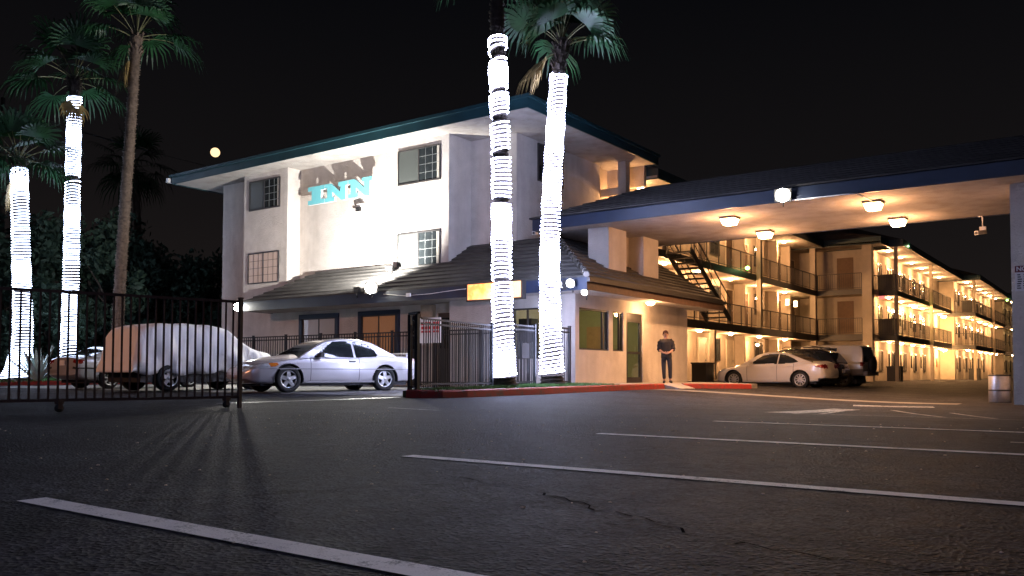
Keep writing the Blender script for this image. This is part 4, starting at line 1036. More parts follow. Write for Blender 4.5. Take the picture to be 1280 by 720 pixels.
for i, (x, y, h, rx, rz, lab) in enumerate((
    (-52.3, 21.3, 10.6, 4.2, 4.6, 'tall dark tree at the left edge behind the short lit palm'),
    (-47.7, 22.2, 9.8, 3.4, 4.2, 'dark leafy tree between the two lit palms on the left'),
    (-44.8, 25.5, 8.6, 3.0, 3.8, 'dark leafy tree directly behind the bare brown palm trunk'),
    (-50.4, 27.6, 9.6, 3.8, 4.2, 'dark tree farther back, left of the bare brown palm trunk'),
    (-50.3, 31.3, 8.4, 3.6, 3.6, 'rounded dark tree just right of the bare brown palm trunk'),
    (-46.2, 31.0, 8.3, 3.3, 3.8, 'dark tree between the brown palm and the motel corner'),
    (-47.5, 35.5, 8.6, 3.6, 3.8, 'dark tree right beside the left end of the motel'),
    (-43.5, 21.4, 5.4, 2.6, 2.5, 'low dark bush tree behind the parked grey sedan'))):
    tree(x, y, h, rx, rz, 40 + i, lab)
def shrub(name, x, y, h, r, seed, label, cat='bush'):
    rnd = random.Random(seed); z = zg(x, y); t = thing(name, (x, y, z), label, cat); m = MB()
    for i in range(900):
        u = Vector((rnd.gauss(0, 1), rnd.gauss(0, 1), rnd.gauss(0, 1))).normalized() * rnd.uniform(.5, 1) ; p = Vector((x + u.x * r, y + u.y * r, z + h * .5 + u.z * h * .5))
        a = Vector((rnd.gauss(0, 1), rnd.gauss(0, 1), rnd.gauss(0, 1))).normalized() * .09; b = a.cross(u).normalized() * .04; m.face([p - a, p + b, p + a, p - b])
    m.build('foliage', LEAF, t); m = MB()
    for i in range(5): q = i * 1.3; m.tube([(x, y, z - .1), (x + math.cos(q) * r * .4, y + math.sin(q) * r * .4, z + h * .6)], [.025, .01], 5)
    m.build('stem', BARK2, t)
shrub('garden_shrub', -2.62, 33.4, 1.5, .42, 5, 'dark leafy shrub behind the steel trash bin')
def agave(x, y, label):
    rnd = random.Random(4); z = zg(x, y) + .14; t = thing('agave_plant', (x, y, z), label, 'plant')
    for i in range(26):
        az = i * 2.4; el = R(84 - 52 * (i / 26) ** .8); L = rnd.uniform(1.2, 1.55); m = MB(); w0 = .10
        d = Vector((math.cos(az) * math.cos(el), math.sin(az) * math.cos(el), math.sin(el))); s = Vector((-math.sin(az), math.cos(az), 0)); u = d.cross(s)
        rows = []
        for k in range(6):
            q = k / 5; p = Vector((x, y, z)) + d * L * q + Vector((math.cos(az), math.sin(az), 0)) * .10 * q * q; w = w0 * (0.7 + 1.2 * q - 1.9 * q * q) + .004; rows.append((p - s * w, p - u * .02 * (1 - q) - Vector((0, 0, w * .35)), p + s * w, p + u * .012))
        for a, b in zip(rows[:-1], rows[1:]):
            for k in range(4): m.face([a[k], a[(k + 1) % 4], b[(k + 1) % 4], b[k]], 0, True)
        m.build('leaf', AGAVE, t)
agave(-33.75, 15.96, 'pale spiky agave between the short lit palm and the grey sedan')
# power pole with wires at the left edge
pp = thing('utility_pole', (-58.7, 25.5, .2), 'wooden utility pole with a crossarm and wires at the left edge', 'utility pole')
MB().tube([(-58.7, 25.5, 0), (-58.45, 25.1, 18.2)], [.17, .13], 10).build('pole', BARK2, pp)
m = MB(); m.bar((-58.9, 24.3, 17.4), (-57.4, 26.6, 16.9), .12, .14); m.build('crossarm', BARK2, pp)
for i in range(4):
    q = i / 3; a = Vector((-58.8, 24.45, 17.55)).lerp(Vector((-57.5, 26.45, 17.1)), q); m = MB(); m.lathe([(.03, 0), (.06, .05), (.05, .12), (.02, .16)], 8, a); m.build('insulator', STEEL, pp)
    b = a + Vector((26, 52, -1.0)); P = [a.lerp(b, k / 14) + Vector((0, 0, .16 - 3.2 * (1 - (2 * k / 14 - 1) ** 2))) for k in range(15)]; m = MB(); m.tube(P, .014, 4); m.build('wire', DARKTRIM, pp)

# ------------------------------------------------------------------ fences and gates
def fence(name, a, b, z0, z1, step, label, mat=IRON, posts=(0, 1), post_w=.07, group=None, topover=0, rails=(1, .93, .06), pk=.011, cat='fence'):
    a, b = Vector(a + (0,)), Vector(b + (0,)); L = (b - a).length; d = (b - a) / L; g0 = zg(a.x, a.y)
    t = thing(name, (a.x, a.y, g0), label, cat, group)
    H = z1 - z0
    for q in rails: m = MB(); m.bar(a + Vector((0, 0, z0 + H * q)), b + Vector((0, 0, z0 + H * q)), .032, .04); m.build('rail', mat, t)
    n = int(L / step); m = MB()
    for i in range(1, n): p = a + d * L * i / n; m.box(p.x - pk, p.x + pk, p.y - pk, p.y + pk, z0 + .02, z1 - .018)
    m.build('picket_panel', mat, t)
    for q in posts:
        p = a + d * L * q; m = MB(); m.box(p.x - post_w / 2, p.x + post_w / 2, p.y - post_w / 2, p.y + post_w / 2, zg(p.x, p.y) - .05, z1 + .05); m.build('post', mat, t)
        m = MB(); m.box(p.x - post_w * .6, p.x + post_w * .6, p.y - post_w * .6, p.y + post_w * .6, z1 + .051, z1 + .07); m.build('post_cap', mat, t)
    return t
gt = fence('rolling_gate', (-11.35, 8.45), (-12.75, 2.6), .17, 1.67, .117, 'rusty iron rolling gate on casters at the left, in front of the cars', RUST, (0,), .055, None, rails=(1, .0), cat='gate')
def caster(x, y, label=None):
    m = MB(); m.box(x - .05, x + .05, y - .04, y + .04, .115, .17); m.box(x - .035, x - .027, y - .03, y + .03, .05, .115); m.box(x + .027, x + .035, y - .03, y + .03, .05, .115); c = m.build('caster_bracket', RUST, gt)
    m = MB(); m.lathe([(.001, -.022), (.058, -.02), (.058, .02), (.001, .022)], 14, (x, y, .062), axis='X'); m.build('wheel', TYRE, c)
caster(-11.40, 8.25); caster(-11.95, 5.95)
gp = thing('gate_post', (-12.2, 13.54, 0), 'black double gate post with a latch bracket at the end of the red kerb', 'post')
m = MB(); m.box(-12.24, -12.16, 13.50, 13.58, -.05, 1.80); m.build('post', IRON, gp); m = MB(); m.box(-12.56, -12.49, 13.64, 13.71, -.05, 1.80); m.build('post', IRON, gp)
m = MB(); m.bar((-12.56, 13.70, 1.83), (-12.14, 13.52, 1.83), .07, .05); m.bar((-12.48, 13.66, .25), (-12.24, 13.55, .25), .04); m.bar((-12.40, 13.63, 1.72), (-12.34, 13.60, 1.72), .06, .10); m.build('latch_bracket', IRON, gp)
MB().box(-12.27, -12.14, 13.47, 13.60, -.05, .14).build('base', IRON, gp)
fence('picket_fence', (-12.24, 13.72), (-12.62, 16.75), .22, 1.72, .085, 'black picket fence panel between the gate post and the left lit palm', group='black picket fences', posts=(.99,), pk=.009)
fence('picket_fence', (-12.95, 17.5), (-13.1, 19.3), .22, 1.82, .085, 'black picket gate panel with a lock plate between the two lit palms', group='black picket fences', pk=.009)
fence('picket_fence', (-13.05, 19.95), (-12.98, 20.9), .22, 1.84, .11, 'narrow black picket panel between the lit palm and the office corner', group='black picket fences', posts=(1,), pk=.009)
m = MB(); m.box(-13.06, -13.0, 18.55, 18.9, .95, 1.35); tag(m.build('lock_box', IRON), 'dark lock box fixed on the picket gate between the palms', 'lock')
fence('picket_fence', (-28.6, 20.6), (-14.2, 20.6), .15, 1.88, .13, 'long black picket fence in front of the office windows, behind the silver coupe', group='black picket fences', posts=(0, .12, .25, .38, .5, .62, .75, .88, 1))

# ------------------------------------------------------------------ steel bin
bn = thing('trash_bin', (-2.76, 26.16, -.2), 'steel trash bin with a black liner beside the right-hand pillar', 'trash bin')
m = MB(); c = (-2.76, 26.16, -.2); m.lathe([(.001, 0), (.25, 0), (.262, .02), (.262, .72), (.25, .735), (.235, .72), (.235, .2), (.001, .2)], 32, c); m.build('drum', STEEL, bn)
m = MB(); m.lathe([(.268, .70), (.272, .735), (.24, .745), (.22, .60), (.001, .55)], 32, c); m.build('liner', BLACKP, bn)
m = MB(); m.lathe([(.266, .30), (.268, .34), (.266, .345)], 32, c); m.build('strap', DARKTRIM, bn)

# ------------------------------------------------------------------ vehicles
def curve(pts):
    """monotone-ish cubic through (x, y) points"""
    P = sorted(pts); X = np.array([p[0] for p in P], float); Y = np.array([p[1] for p in P], float)
    h = np.diff(X); s = np.diff(Y) / h; m = np.zeros(len(X)); m[0], m[-1] = s[0], s[-1]
    for i in range(1, len(X) - 1):
        m[i] = 0 if s[i - 1] * s[i] <= 0 else 2 * s[i - 1] * s[i] / (s[i - 1] + s[i])
    def f(x):
        x = min(max(x, X[0]), X[-1]); i = min(len(X) - 2, max(0, int(np.searchsorted(X, x)) - 1)); t = (x - X[i]) / h[i]
        return float((2 * t**3 - 3 * t**2 + 1) * Y[i] + (t**3 - 2 * t**2 + t) * h[i] * m[i] + (-2 * t**3 + 3 * t**2) * Y[i + 1] + (t**3 - t**2) * h[i] * m[i + 1])
    return f
def in_poly(x, z, P):
    c = False; j = len(P) - 1
    for i in range(len(P)):
        if (P[i][1] > z) != (P[j][1] > z) and x < (P[j][0] - P[i][0]) * (z - P[i][1]) / (P[j][1] - P[i][1]) + P[i][0]: c = not c
        j = i
    return c
def snap_poly(x, z, polys, th):
    best = (th, x, z)
    for P in polys:
        for i in range(len(P)):
            ax, az = P[i - 1]; bx_, bz = P[i]; dx, dz = bx_ - ax, bz - az
            t = max(0, min(1, ((x - ax) * dx + (z - az) * dz) / max(1e-9, dx * dx + dz * dz))); qx, qz = ax + dx * t, az + dz * t
            d = math.hypot(x - qx, z - qz)
            if d < best[0]: best = (d, qx, qz)
    return best[1], best[2]
class Parts:
    """collects faces by part name so that each part becomes its own mesh"""
    def __init__(s): s.d = {}
    def add(s, part, pts): s.d.setdefault(part, MB()).face(pts, 0, True)
    def build(s, mats, parent):
        out = {}
        for k, m in s.d.items():
            idx = {}; v = []; f = []
            for fc in m.f:
                q = []
                for i in fc:
                    key = tuple(round(c, 4) for c in m.v[i])
                    if key not in idx: idx[key] = len(v); v.append(key)
                    if idx[key] not in q: q.append(idx[key])
                if len(q) > 2: f.append(tuple(q))
            n = MB(); n.v = v; n.f = f; n.mi = [0] * len(f); n.sm = [True] * len(f)
            out[k] = n.build(k, mats[k], parent, local=True, recalc=True)
        return out
def wheel(parent, x, y, r, w_, side, spokes=5, rim=RIM, style='star', rr=.68):
    s = side
    m = MB(); m.lathe([(.001, -.02), (r * rr, -.02), (r * rr, .0), (.001, .0)], 24, (x, y - s * .03, r), axis='Y'); wo = m.build('wheel', HUB, parent, local=True)
    m = MB(); R_ = r; h = w_ / 2
    m.lathe([(r * rr * .98, -h), (R_ * .93, -h), (R_, -h * .7), (R_, h * .7), (R_ * .93, h), (r * rr * 1.02, h), (r * rr * .98, h * .8), (r * rr * .98, -h)], 30, (x, y, r), axis='Y'); m.build('tyre', TYRE, wo, local=True)
    m = MB(); yo = y + s * (w_ / 2 - .012); ri = r * rr
    m.lathe([(ri * 1.0, -.005), (ri * .90, .004), (ri * .88, -.05), (ri * .97, -.06), (ri * 1.0, -.005)], 30, (x, yo, r), axis='Y')
    m.lathe([(.001, .012), (ri * .2, .012), (ri * .24, -.02), (.001, -.03)], 16, (x, yo - s * .005, r), axis='Y')
    for k in range(spokes):
        a = 2 * math.pi * k / spokes + .3; ca, sa = math.cos(a), math.sin(a); wi, wo_ = (ri * .24, ri * .20) if style == 'star' else (ri * .085, ri * .09)
        def pt(rad, wd, dy): return (x + ca * rad - sa * wd, yo + s * dy, r + sa * rad + ca * wd)
        m.hexa([pt(ri * .12, -wi, -.045), pt(ri * .12, wi, -.045), pt(ri * .93, wo_, -.045), pt(ri * .93, -wo_, -.045), pt(ri * .12, -wi, .003), pt(ri * .12, wi, .003), pt(ri * .93, wo_, -.006), pt(ri * .93, -wo_, -.006)])
    m.build('rim', rim, wo, local=True)
    return wo
def car(name, spec, loc, heading, label, mats, group='parked cars'):
    t = thing(name, (loc[0], loc[1], loc[2]), label, 'car', group)
    Lr, Lf, W, H = spec['rear'], spec['front'], spec['W'] / 2, spec['H']
    zl, zs, zt, pw = curve(spec['low']), curve(spec['shoulder']), curve(spec['deck']), curve(spec['plan'])
    axf, axr, wr = spec['axf'], spec['axr'], spec['r']; ar = wr * 1.17
    seams = spec.get('seams', ())
    N = spec.get('N', 130); xs = sorted(set([round(v, 4) for v in list(np.linspace(-Lr, Lf, N)) + [q + e for q in seams for e in (-.008, .008)] + [-Lr + .015, -Lr + .05, Lf - .015, Lf - .05]]))
    base = [(0, 0, 0), (.80, 0, 0), (.925, 0, .03), (.972, .18, 0), (.995, .42, 0), (1.0, .62, 0), (.990, .82, 0), (.955, .955, 0), (.90, 1.0, 0)]
    rows = []
    for x in xs:
        w = W * pw(x); a, b, c = zl(x), zs(x), zt(x)
        P = []
        for i in range(len(base) - 1):
            n_ = 6 if i > 1 else 2
            for k in range(n_):
                q = k / n_; u = base[i]; v = base[i + 1]
                P.append(((u[0] + (v[0] - u[0]) * q) * w, a + (b - a) * (u[1] + (v[1] - u[1]) * q) + u[2] + (v[2] - u[2]) * q))
        for k in range(9):
            q = k / 8; y = .90 * (1 - q); P.append((y * w, b + (c - b) * math.sin(q * math.pi / 2)))
        # soften the polyline
        P = np.array(P); Q = P.copy(); Q[1:-1] = P[1:-1] * .5 + (P[:-2] + P[2:]) * .25; 
        for _ in range(3): Q[1:-1] = Q[1:-1] * .5 + (Q[:-2] + Q[2:]) * .25
        rows.append(Q)
    pt = Parts(); lens = spec.get('lens', [])
    dlo = spec['dlo']
    def snap(x, z):
        for ax in (axf, axr):
            d = math.hypot(x - ax, z - wr)
            if ar - .014 < d < ar + .014: k = ar / d; return ax + (x - ax) * k, wr + (z - wr) * k
        return x, z
    nP = len(rows[0])
    for i in range(len(xs) - 1):
        for k in range(nP - 1):
            q = [(xs[i], *rows[i][k]), (xs[i + 1], *rows[i + 1][k]), (xs[i + 1], *rows[i + 1][k + 1]), (xs[i], *rows[i][k + 1])]
            cx = sum(p[0] for p in q) / 4; cyy = sum(p[1] for p in q) / 4; cz = sum(p[2] for p in q) / 4
            if cyy > W * .55 and cz < wr * 2.4 and min(math.hypot(cx - axf, cz - wr), math.hypot(cx - axr, cz - wr)) < ar: continue
            part = 'body'
            if (xs[i + 1] - xs[i]) < .0165 and any(abs(cx - s) < .006 for s in seams) and cyy > W * .8 and cz > zl(cx) + .10: part = 'door_seam'
            if cz < zl(cx) + .05 and cyy > W * .6: part = 'sill'
            for nm, poly, ymin in lens:
                if cyy > ymin * W and in_poly(cx, cz, poly): part = nm
            for s in (1, -1):
                pts = []
                for p in q:
                    x, z = (p[0], p[2])
                    if p[1] > W * .55:
                        x, z = snap(x, z)
                        if lens: x, z = snap_poly(x, z, [l_[1] for l_ in lens if l_[0] in ('headlight', 'tail_light', 'turn_signal')], .010)
                    pts.append((x, s * p[1], z))
                nm = part
                pt.add({'headlight': 'headlight', 'tail_light': 'tail_light'}.get(nm, nm) + ('' if nm not in ('headlight', 'tail_light', 'turn_signal') else '#%d' % (s > 0)), pts)
    for e, i in ((0, 0), (1, len(xs) - 1)):
        q = [(xs[i], y, z) for y, z in rows[i]]; q2 = [(x, -y, z) for x, y, z in q[::-1]]
        pt.add('body', q + q2[1:-1] if abs(q[0][1]) < 1e-6 else q + q2)
    # greenhouse
    xr, xf = spec['gh'][0], spec['gh'][1]; zr = curve(spec['roof']); tum = spec.get('tumble', .25)
    gx = sorted(set(np.round(np.linspace(xr, xf, spec.get('NG', 170)), 4)))
    grow = []
    for x in gx:
        zb = zs(x) - .035; z1 = max(zr(x), zb + .004); wb = W * pw(x) * .915
        hh = z1 - zb; Hh = H - zb; P = []
        yt = lambda z: wb - tum * (max(0, z - zb) / max(.01, Hh)) ** 1.25
        ze = zb + hh * .86
        for k in range(15): z = zb + (ze - zb) * k / 14; P.append((yt(z), z))
        y1 = yt(ze)
        for k in range(1, 6): q = k / 5 * math.pi / 2; P.append((y1 - min(.10, y1 * .2) * (1 - math.cos(q)), ze + (z1 - ze) * .93 * math.sin(q)))
        y2, z2 = P[-1]
        for k in range(1, 9): q = k / 8; P.append((y2 * (1 - q), z2 + (z1 - z2) * math.sin(q * math.pi / 2)))
        grow.append(P)
    xw, xb = spec['ws_top'], spec['rw_top']
    for i in range(len(gx) - 1):
        for k in range(len(grow[0]) - 1):
            q = [(gx[i], *grow[i][k]), (gx[i + 1], *grow[i + 1][k]), (gx[i + 1], *grow[i + 1][k + 1]), (gx[i], *grow[i][k + 1])]
            cx = sum(p[0] for p in q) / 4; cz = sum(p[2] for p in q) / 4
            part = 'roof'
            if k < 14:
                for P in dlo:
                    if in_poly(cx, cz, P): part = 'side_window'
            elif k >= 18:
                if cx > xw: part = 'windscreen'
                elif cx < xb: part = 'rear_window'
            pts_ = []
            for ii, kk in ((i, k), (i + 1, k), (i + 1, k + 1), (i, k + 1)):
                x_, (y_, z_) = gx[ii], grow[ii][kk]
                if kk <= 14: x_, z_ = snap_poly(x_, z_, dlo, .010)
                pts_.append((x_, y_, z_))
            for s in (1, -1): pt.add(part + ('#%d' % (s > 0) if part == 'side_window' else ''), [(p[0], s * p[1], p[2]) for p in pts_])
    mm = {k: mats.get(k.split('#')[0], mats['body']) for k in pt.d}
    # drop the side index from the names
    objs = pt.build(mm, t)
    for k, o in objs.items():
        if '#' in k: o.name = k.split('#')[0]
    # arches, wheels
    for ax in (axf, axr):
        for s in (1, -1):
            yy = W * pw(ax)
            m = MB(); m.lathe([(ar + .012, 0), (ar - .006, .006), (ar - .02, -.03), (ar - .01, -.30)] if s > 0 else [(ar + .012, 0), (ar - .006, -.006), (ar - .02, .03), (ar - .01, .30)], 32, (ax, s * (yy * .985), wr), axis='Y')
            # keep the upper part only
            keep = [j for j, f_ in enumerate(m.f) if sum(m.v[i][2] for i in f_) / len(f_) > wr * .80]
            m.f = [m.f[j] for j in keep]; m.mi = [m.mi[j] for j in keep]; m.sm = [m.sm[j] for j in keep]
            m.build('wheel_arch', BLACKP, t, local=True)
            wheel(t, ax, s * (yy - .125), wr, .21, s, spec.get('spokes', 5), spec.get('rim', RIM), spec.get('rimstyle', 'star'), spec.get('rr', .66))
    m = MB(); m.box(-Lr + .35, Lf - .35, -W * .72, W * .72, .17, .34); m.build('underbody', BLACKP, t, local=True)
    for s in (1, -1):
        x, z = spec['mirror']; m = MB(); yb = W * pw(x) * .93
        m.hexa([(x - .07, s * yb, z - .05), (x + .07, s * yb, z - .05), (x + .06, s * (yb + .19), z - .06), (x - .05, s * (yb + .19), z - .06), (x - .07, s * yb, z + .04), (x + .07, s * yb, z + .04), (x + .05, s * (yb + .19), z + .09), (x - .05, s * (yb + .19), z + .09)])
        m.build('mirror', mats.get('mirror', mats['body']), t, local=True)
    for x, z in spec.get('handles', ()):
        for s in (1, -1):
            y = W * pw(x) * .998; m = MB(); m.box(x - .09, x + .09, y - .01, y + .022, z - .018, z + .018) if s > 0 else m.box(x - .09, x + .09, -y - .022, -y + .01, z - .018, z + .018)
            m.build('door_handle', mats.get('handle', mats['body']), t, local=True)
    for fn in spec.get('extra', ()): fn(t, mats, W, pw)
    t.rotation_euler = (0, 0, heading)
    return t
def std(body, lens=True): return {'body': body, 'roof': body, 'sill': body, 'door_seam': BLACKP, 'windscreen': GLASSD, 'side_window': GLASSD, 'rear_window': GLASSD, 'headlight': HEADL, 'tail_light': REDLENS, 'turn_signal': AMBER, 'mirror': body, 'grille': BLACKP, 'lower_grille': BLACKP, 'bumper_strip': BLACKP}
def plate_rear(x, z, y=0):
    def fn(t, mats, W, pw):
        m = MB(); m.box(x - .012, x, y - .16, y + .16, z - .08, z + .08); m.build('licence_plate', WHITEP, t, local=True)
    return fn
def strip_side(x0, x1, z, mat, h=.012):
    def fn(t, mats, W, pw):
        for s in (1, -1):
            m = MB(); n = 12
            for i in range(n):
                a, b = x0 + (x1 - x0) * i / n, x0 + (x1 - x0) * (i + 1) / n; ya, yb = W * pw(a) * 1.004, W * pw(b) * 1.004
                m.face([(a, s * ya, z - h), (b, s * yb, z - h), (b, s * (yb + .004), z + h), (a, s * (ya + .004), z + h)])
            m.build('side_moulding', mat, t, local=True)
    return fn
def spoiler(x, z, w):
    def fn(t, mats, W, pw):
        m = MB(); m.hexa([(x - .08, -w, z), (x + .10, -w, z - .01), (x + .10, w, z - .01), (x - .08, w, z), (x - .10, -w, z + .035), (x + .06, -w, z + .03), (x + .06, w, z + .03), (x - .10, w, z + .035)])
        for s in (1, -1): m.box(x - .03, x + .04, s * w * .8 - .03, s * w * .8 + .03, z - .08, z)
        m.build('spoiler', mats['body'], t, local=True)
    return fn
COUPE = dict(rear=2.53, front=2.47, W=1.85, H=1.415, axf=1.45, axr=-1.36, r=.338, N=230, rr=.66,
    low=[(-2.53, .42), (-2.3, .27), (-1.5, .22), (0, .20), (1.6, .20), (2.2, .22), (2.47, .33)],
    shoulder=[(-2.53, .66), (-2.42, .88), (-2.1, .955), (-1.4, .955), (-.5, .915), (.8, .89), (1.3, .86), (1.9, .77), (2.25, .68), (2.47, .52)],
    deck=[(-2.53, .68), (-2.42, .93), (-2.1, 1.005), (-1.5, 1.01), (-.5, .99), (.8, 1.0), (1.2, .97), (1.8, .875), (2.2, .77), (2.47, .54)],
    plan=[(-2.53, .80), (-2.4, .92), (-1.9, .985), (-.8, 1), (.8, 1), (1.7, .98), (2.15, .90), (2.35, .80), (2.47, .62)],
    gh=(-1.74, 1.12), roof=[(-1.74, .97), (-1.55, 1.07), (-1.25, 1.235), (-.98, 1.35), (-.6, 1.405), (-.2, 1.415), (.15, 1.385), (.45, 1.29), (.8, 1.10), (1.12, .91)],
    ws_top=.28, rw_top=-.92, tumble=.27,
    dlo=[[(.74, .90), (.70, .955), (.12, 1.325), (-.15, 1.345), (-.42, 1.335), (-.42, .905)], [(-.48, .905), (-.48, 1.33), (-.74, 1.305), (-.96, 1.24), (-1.10, 1.10), (-1.15, .97), (-1.08, .915)]],
    lens=[('headlight', [(2.5, .60), (2.5, .70), (1.86, .755), (1.80, .66), (2.2, .595)], .30), ('turn_signal', [(1.92, .64), (1.98, .74), (1.76, .75), (1.72, .69)], .8), ('tail_light', [(-2.6, .70), (-2.6, .86), (-2.34, .88), (-2.36, .70)], .35)],
    seams=(.86, -.55), handles=((-.33, .80),), mirror=(.60, .95), spokes=5, extra=(strip_side(-2.3, 2.2, .60, plain('moulding_grey', (.36, .35, .37), .5)), strip_side(-1.0, .98, .27, plain('moulding_grey', (.36, .35, .37)), .02), plate_rear(-2.53, .6), spoiler(-2.30, 1.035, .66)))
SEDAN = dict(rear=2.32, front=2.34, W=1.81, H=1.43, axf=1.40, axr=-1.40, r=.335, N=190, rr=.70,
    low=[(-2.32, .40), (-2.1, .25), (-1.4, .20), (0, .18), (1.5, .18), (2.1, .20), (2.34, .30)],
    shoulder=[(-2.32, .70), (-2.22, .93), (-2.0, 1.0), (-1.3, .99), (-.3, .95), (.7, .92), (1.2, .89), (1.7, .80), (2.1, .70), (2.34, .50)],
    deck=[(-2.32, .74), (-2.24, 1.02), (-2.05, 1.075), (-1.5, 1.08), (-.3, 1.05), (.7, 1.02), (1.1, .99), (1.7, .89), (2.1, .77), (2.34, .52)],
    plan=[(-2.32, .78), (-2.2, .90), (-1.8, .98), (-.8, 1), (.8, 1), (1.6, .98), (2.0, .90), (2.2, .80), (2.34, .60)],
    gh=(-1.85, 1.10), roof=[(-1.85, 1.02), (-1.6, 1.10), (-1.15, 1.27), (-.75, 1.385), (-.3, 1.43), (.05, 1.425), (.35, 1.36), (.7, 1.18), (1.10, .93)],
    ws_top=.30, rw_top=-.78, tumble=.27,
    dlo=[[(.72, .95), (.20, 1.305), (-.15, 1.355), (-.45, 1.355), (-.45, .965)], [(-.50, .965), (-.50, 1.352), (-.80, 1.30), (-1.15, 1.15), (-1.32, 1.04), (-1.1, .99)]],
    lens=[('headlight', [(2.4, .60), (2.3, .70), (1.80, .80), (1.78, .70), (2.1, .60)], .4), ('tail_light', [(-2.4, .78), (-2.4, .93), (-1.95, .90), (-2.0, .85), (-2.25, .78)], .40), ('lower_grille', [(2.2, .26), (2.5, .26), (2.5, .56), (2.3, .56)], 0), ('bumper_strip', [(-2.4, .28), (-2.4, .40), (-2.1, .40), (-2.1, .26)], .0)],
    seams=(.80, -.47, -1.15), handles=((-.30, .83), (-1.02, .86)), mirror=(.62, .98), spokes=10, rimstyle='thin', extra=(plate_rear(-2.30, .62),))
WAGON = dict(rear=2.30, front=2.35, W=1.86, H=1.66, axf=1.38, axr=-1.38, r=.36, N=120, rr=.66,
    low=[(-2.30, .48), (-2.1, .33), (0, .28), (1.6, .28), (2.35, .42)],
    shoulder=[(-2.30, .80), (-2.2, 1.02), (-1.4, 1.04), (.7, 1.0), (1.2, .97), (1.8, .88), (2.15, .78), (2.35, .6)],
    deck=[(-2.30, .82), (-2.2, 1.05), (-1.4, 1.09), (.7, 1.08), (1.2, 1.05), (1.8, .96), (2.15, .85), (2.35, .62)],
    plan=[(-2.30, .86), (-2.15, .95), (-1.6, 1), (.8, 1), (1.7, .97), (2.1, .88), (2.35, .65)],
    gh=(-2.22, 1.15), roof=[(-2.22, 1.06), (-2.1, 1.25), (-1.85, 1.52), (-1.5, 1.62), (-.6, 1.66), (0, 1.65), (.35, 1.57), (.75, 1.33), (1.15, 1.0)],
    ws_top=.25, rw_top=-1.72, tumble=.25, dlo=[[(.72, 1.04), (.2, 1.50), (-.3, 1.55), (-.3, 1.05)], [(-.36, 1.05), (-.36, 1.55), (-1.15, 1.54), (-1.15, 1.06)], [(-1.21, 1.06), (-1.21, 1.53), (-1.7, 1.46), (-1.92, 1.12)]],
    lens=[('headlight', [(2.4, .72), (2.3, .82), (1.85, .88), (1.85, .76)], .4), ('tail_light', [(-2.4, .84), (-2.4, 1.0), (-2.0, 1.02), (-2.05, .86)], .45)],
    seams=(.8, -.33, -1.18), handles=((-.2, .92), (-1.05, .93)), mirror=(.62, 1.08), spokes=6, extra=(plate_rear(-2.30, .7),))
def roof_rack(t, mats, W, pw):
    for s in (1, -1):
        m = MB(); m.tube([(-1.6, s * .60, 1.64), (-1.5, s * .60, 1.72), (.0, s * .60, 1.74), (.15, s * .60, 1.67)], .018, 6); m.build('roof_rail', DARKTRIM, t, local=True)
    for x in (-1.2, -.3):
        m = MB(); m.bar((x, -.64, 1.745), (x, .64, 1.745), .06, .03); m.build('roof_bar', DARKTRIM, t, local=True)
WAGON2 = dict(WAGON, extra=(plate_rear(-2.30, .7), roof_rack))
def spare(t, mats, W, pw):
    m = MB(); m.lathe([(.10, -.11), (.30, -.12), (.37, -.09), (.38, 0), (.37, .08), (.30, .11), (.10, .09)], 26, (-2.46, .08, 1.02), axis='X'); m.build('spare_tyre', TYRE, t, local=True)
    m = MB(); m.lathe([(.001, -.12), (.12, -.115), (.27, -.06), (.001, -.02)], 18, (-2.46, .08, 1.02), axis='X'); m.build('spare_wheel_rim', HUB, t, local=True)
    m = MB(); m.box(-2.46, -2.26, -.80, .80, .52, .70); m.build('bumper', plain('bumper_grey', (.13, .12, .115), .5), t, local=True)
    m = MB(); m.bar((-2.38, .08, .75), (-2.38, .08, 1.3), .06); m.build('tyre_carrier', BLACKP, t, local=True)
BOXY = dict(rear=2.30, front=2.25, W=1.86, H=1.90, axf=1.40, axr=-1.42, r=.37, N=120, rr=.64,
    low=[(-2.30, .50), (0, .42), (1.6, .42), (2.25, .5)],
    shoulder=[(-2.30, 1.02), (-2.26, 1.12), (-1.4, 1.14), (.8, 1.12), (1.2, 1.08), (1.9, 1.0), (2.15, .9), (2.25, .72)],
    deck=[(-2.30, 1.03), (-2.26, 1.16), (-1.4, 1.2), (.8, 1.18), (1.2, 1.13), (1.9, 1.05), (2.15, .95), (2.25, .74)],
    plan=[(-2.30, .93), (-2.2, .98), (-1.6, 1), (.8, 1), (1.7, .98), (2.1, .92), (2.25, .8)],
    gh=(-2.28, 1.15), roof=[(-2.28, 1.12), (-2.26, 1.45), (-2.20, 1.78), (-2.05, 1.87), (-1.2, 1.90), (.1, 1.89), (.4, 1.82), (.75, 1.55), (1.15, 1.1)],
    ws_top=.35, rw_top=-2.19, tumble=.15, dlo=[[(.75, 1.16), (.35, 1.72), (-.3, 1.75), (-.3, 1.16)], [(-.36, 1.16), (-.36, 1.75), (-1.15, 1.75), (-1.15, 1.16)]],
    lens=[('headlight', [(2.4, .8), (2.3, .95), (1.95, .98), (1.95, .82)], .45), ('tail_light', [(-2.4, .93), (-2.4, 1.33), (-2.20, 1.33), (-2.20, .93)], .6), ('tail_light', [(-2.4, .60), (-2.4, .70), (-2.22, .70), (-2.22, .60)], .6), ('sill', [(-2.4, .40), (-2.4, .80), (2.4, .80), (2.4, .40)], .5)],
    seams=(.85, -.33, -1.18), handles=((-.2, 1.0), (-1.05, 1.0)), mirror=(.68, 1.2), spokes=6, extra=(spare,))
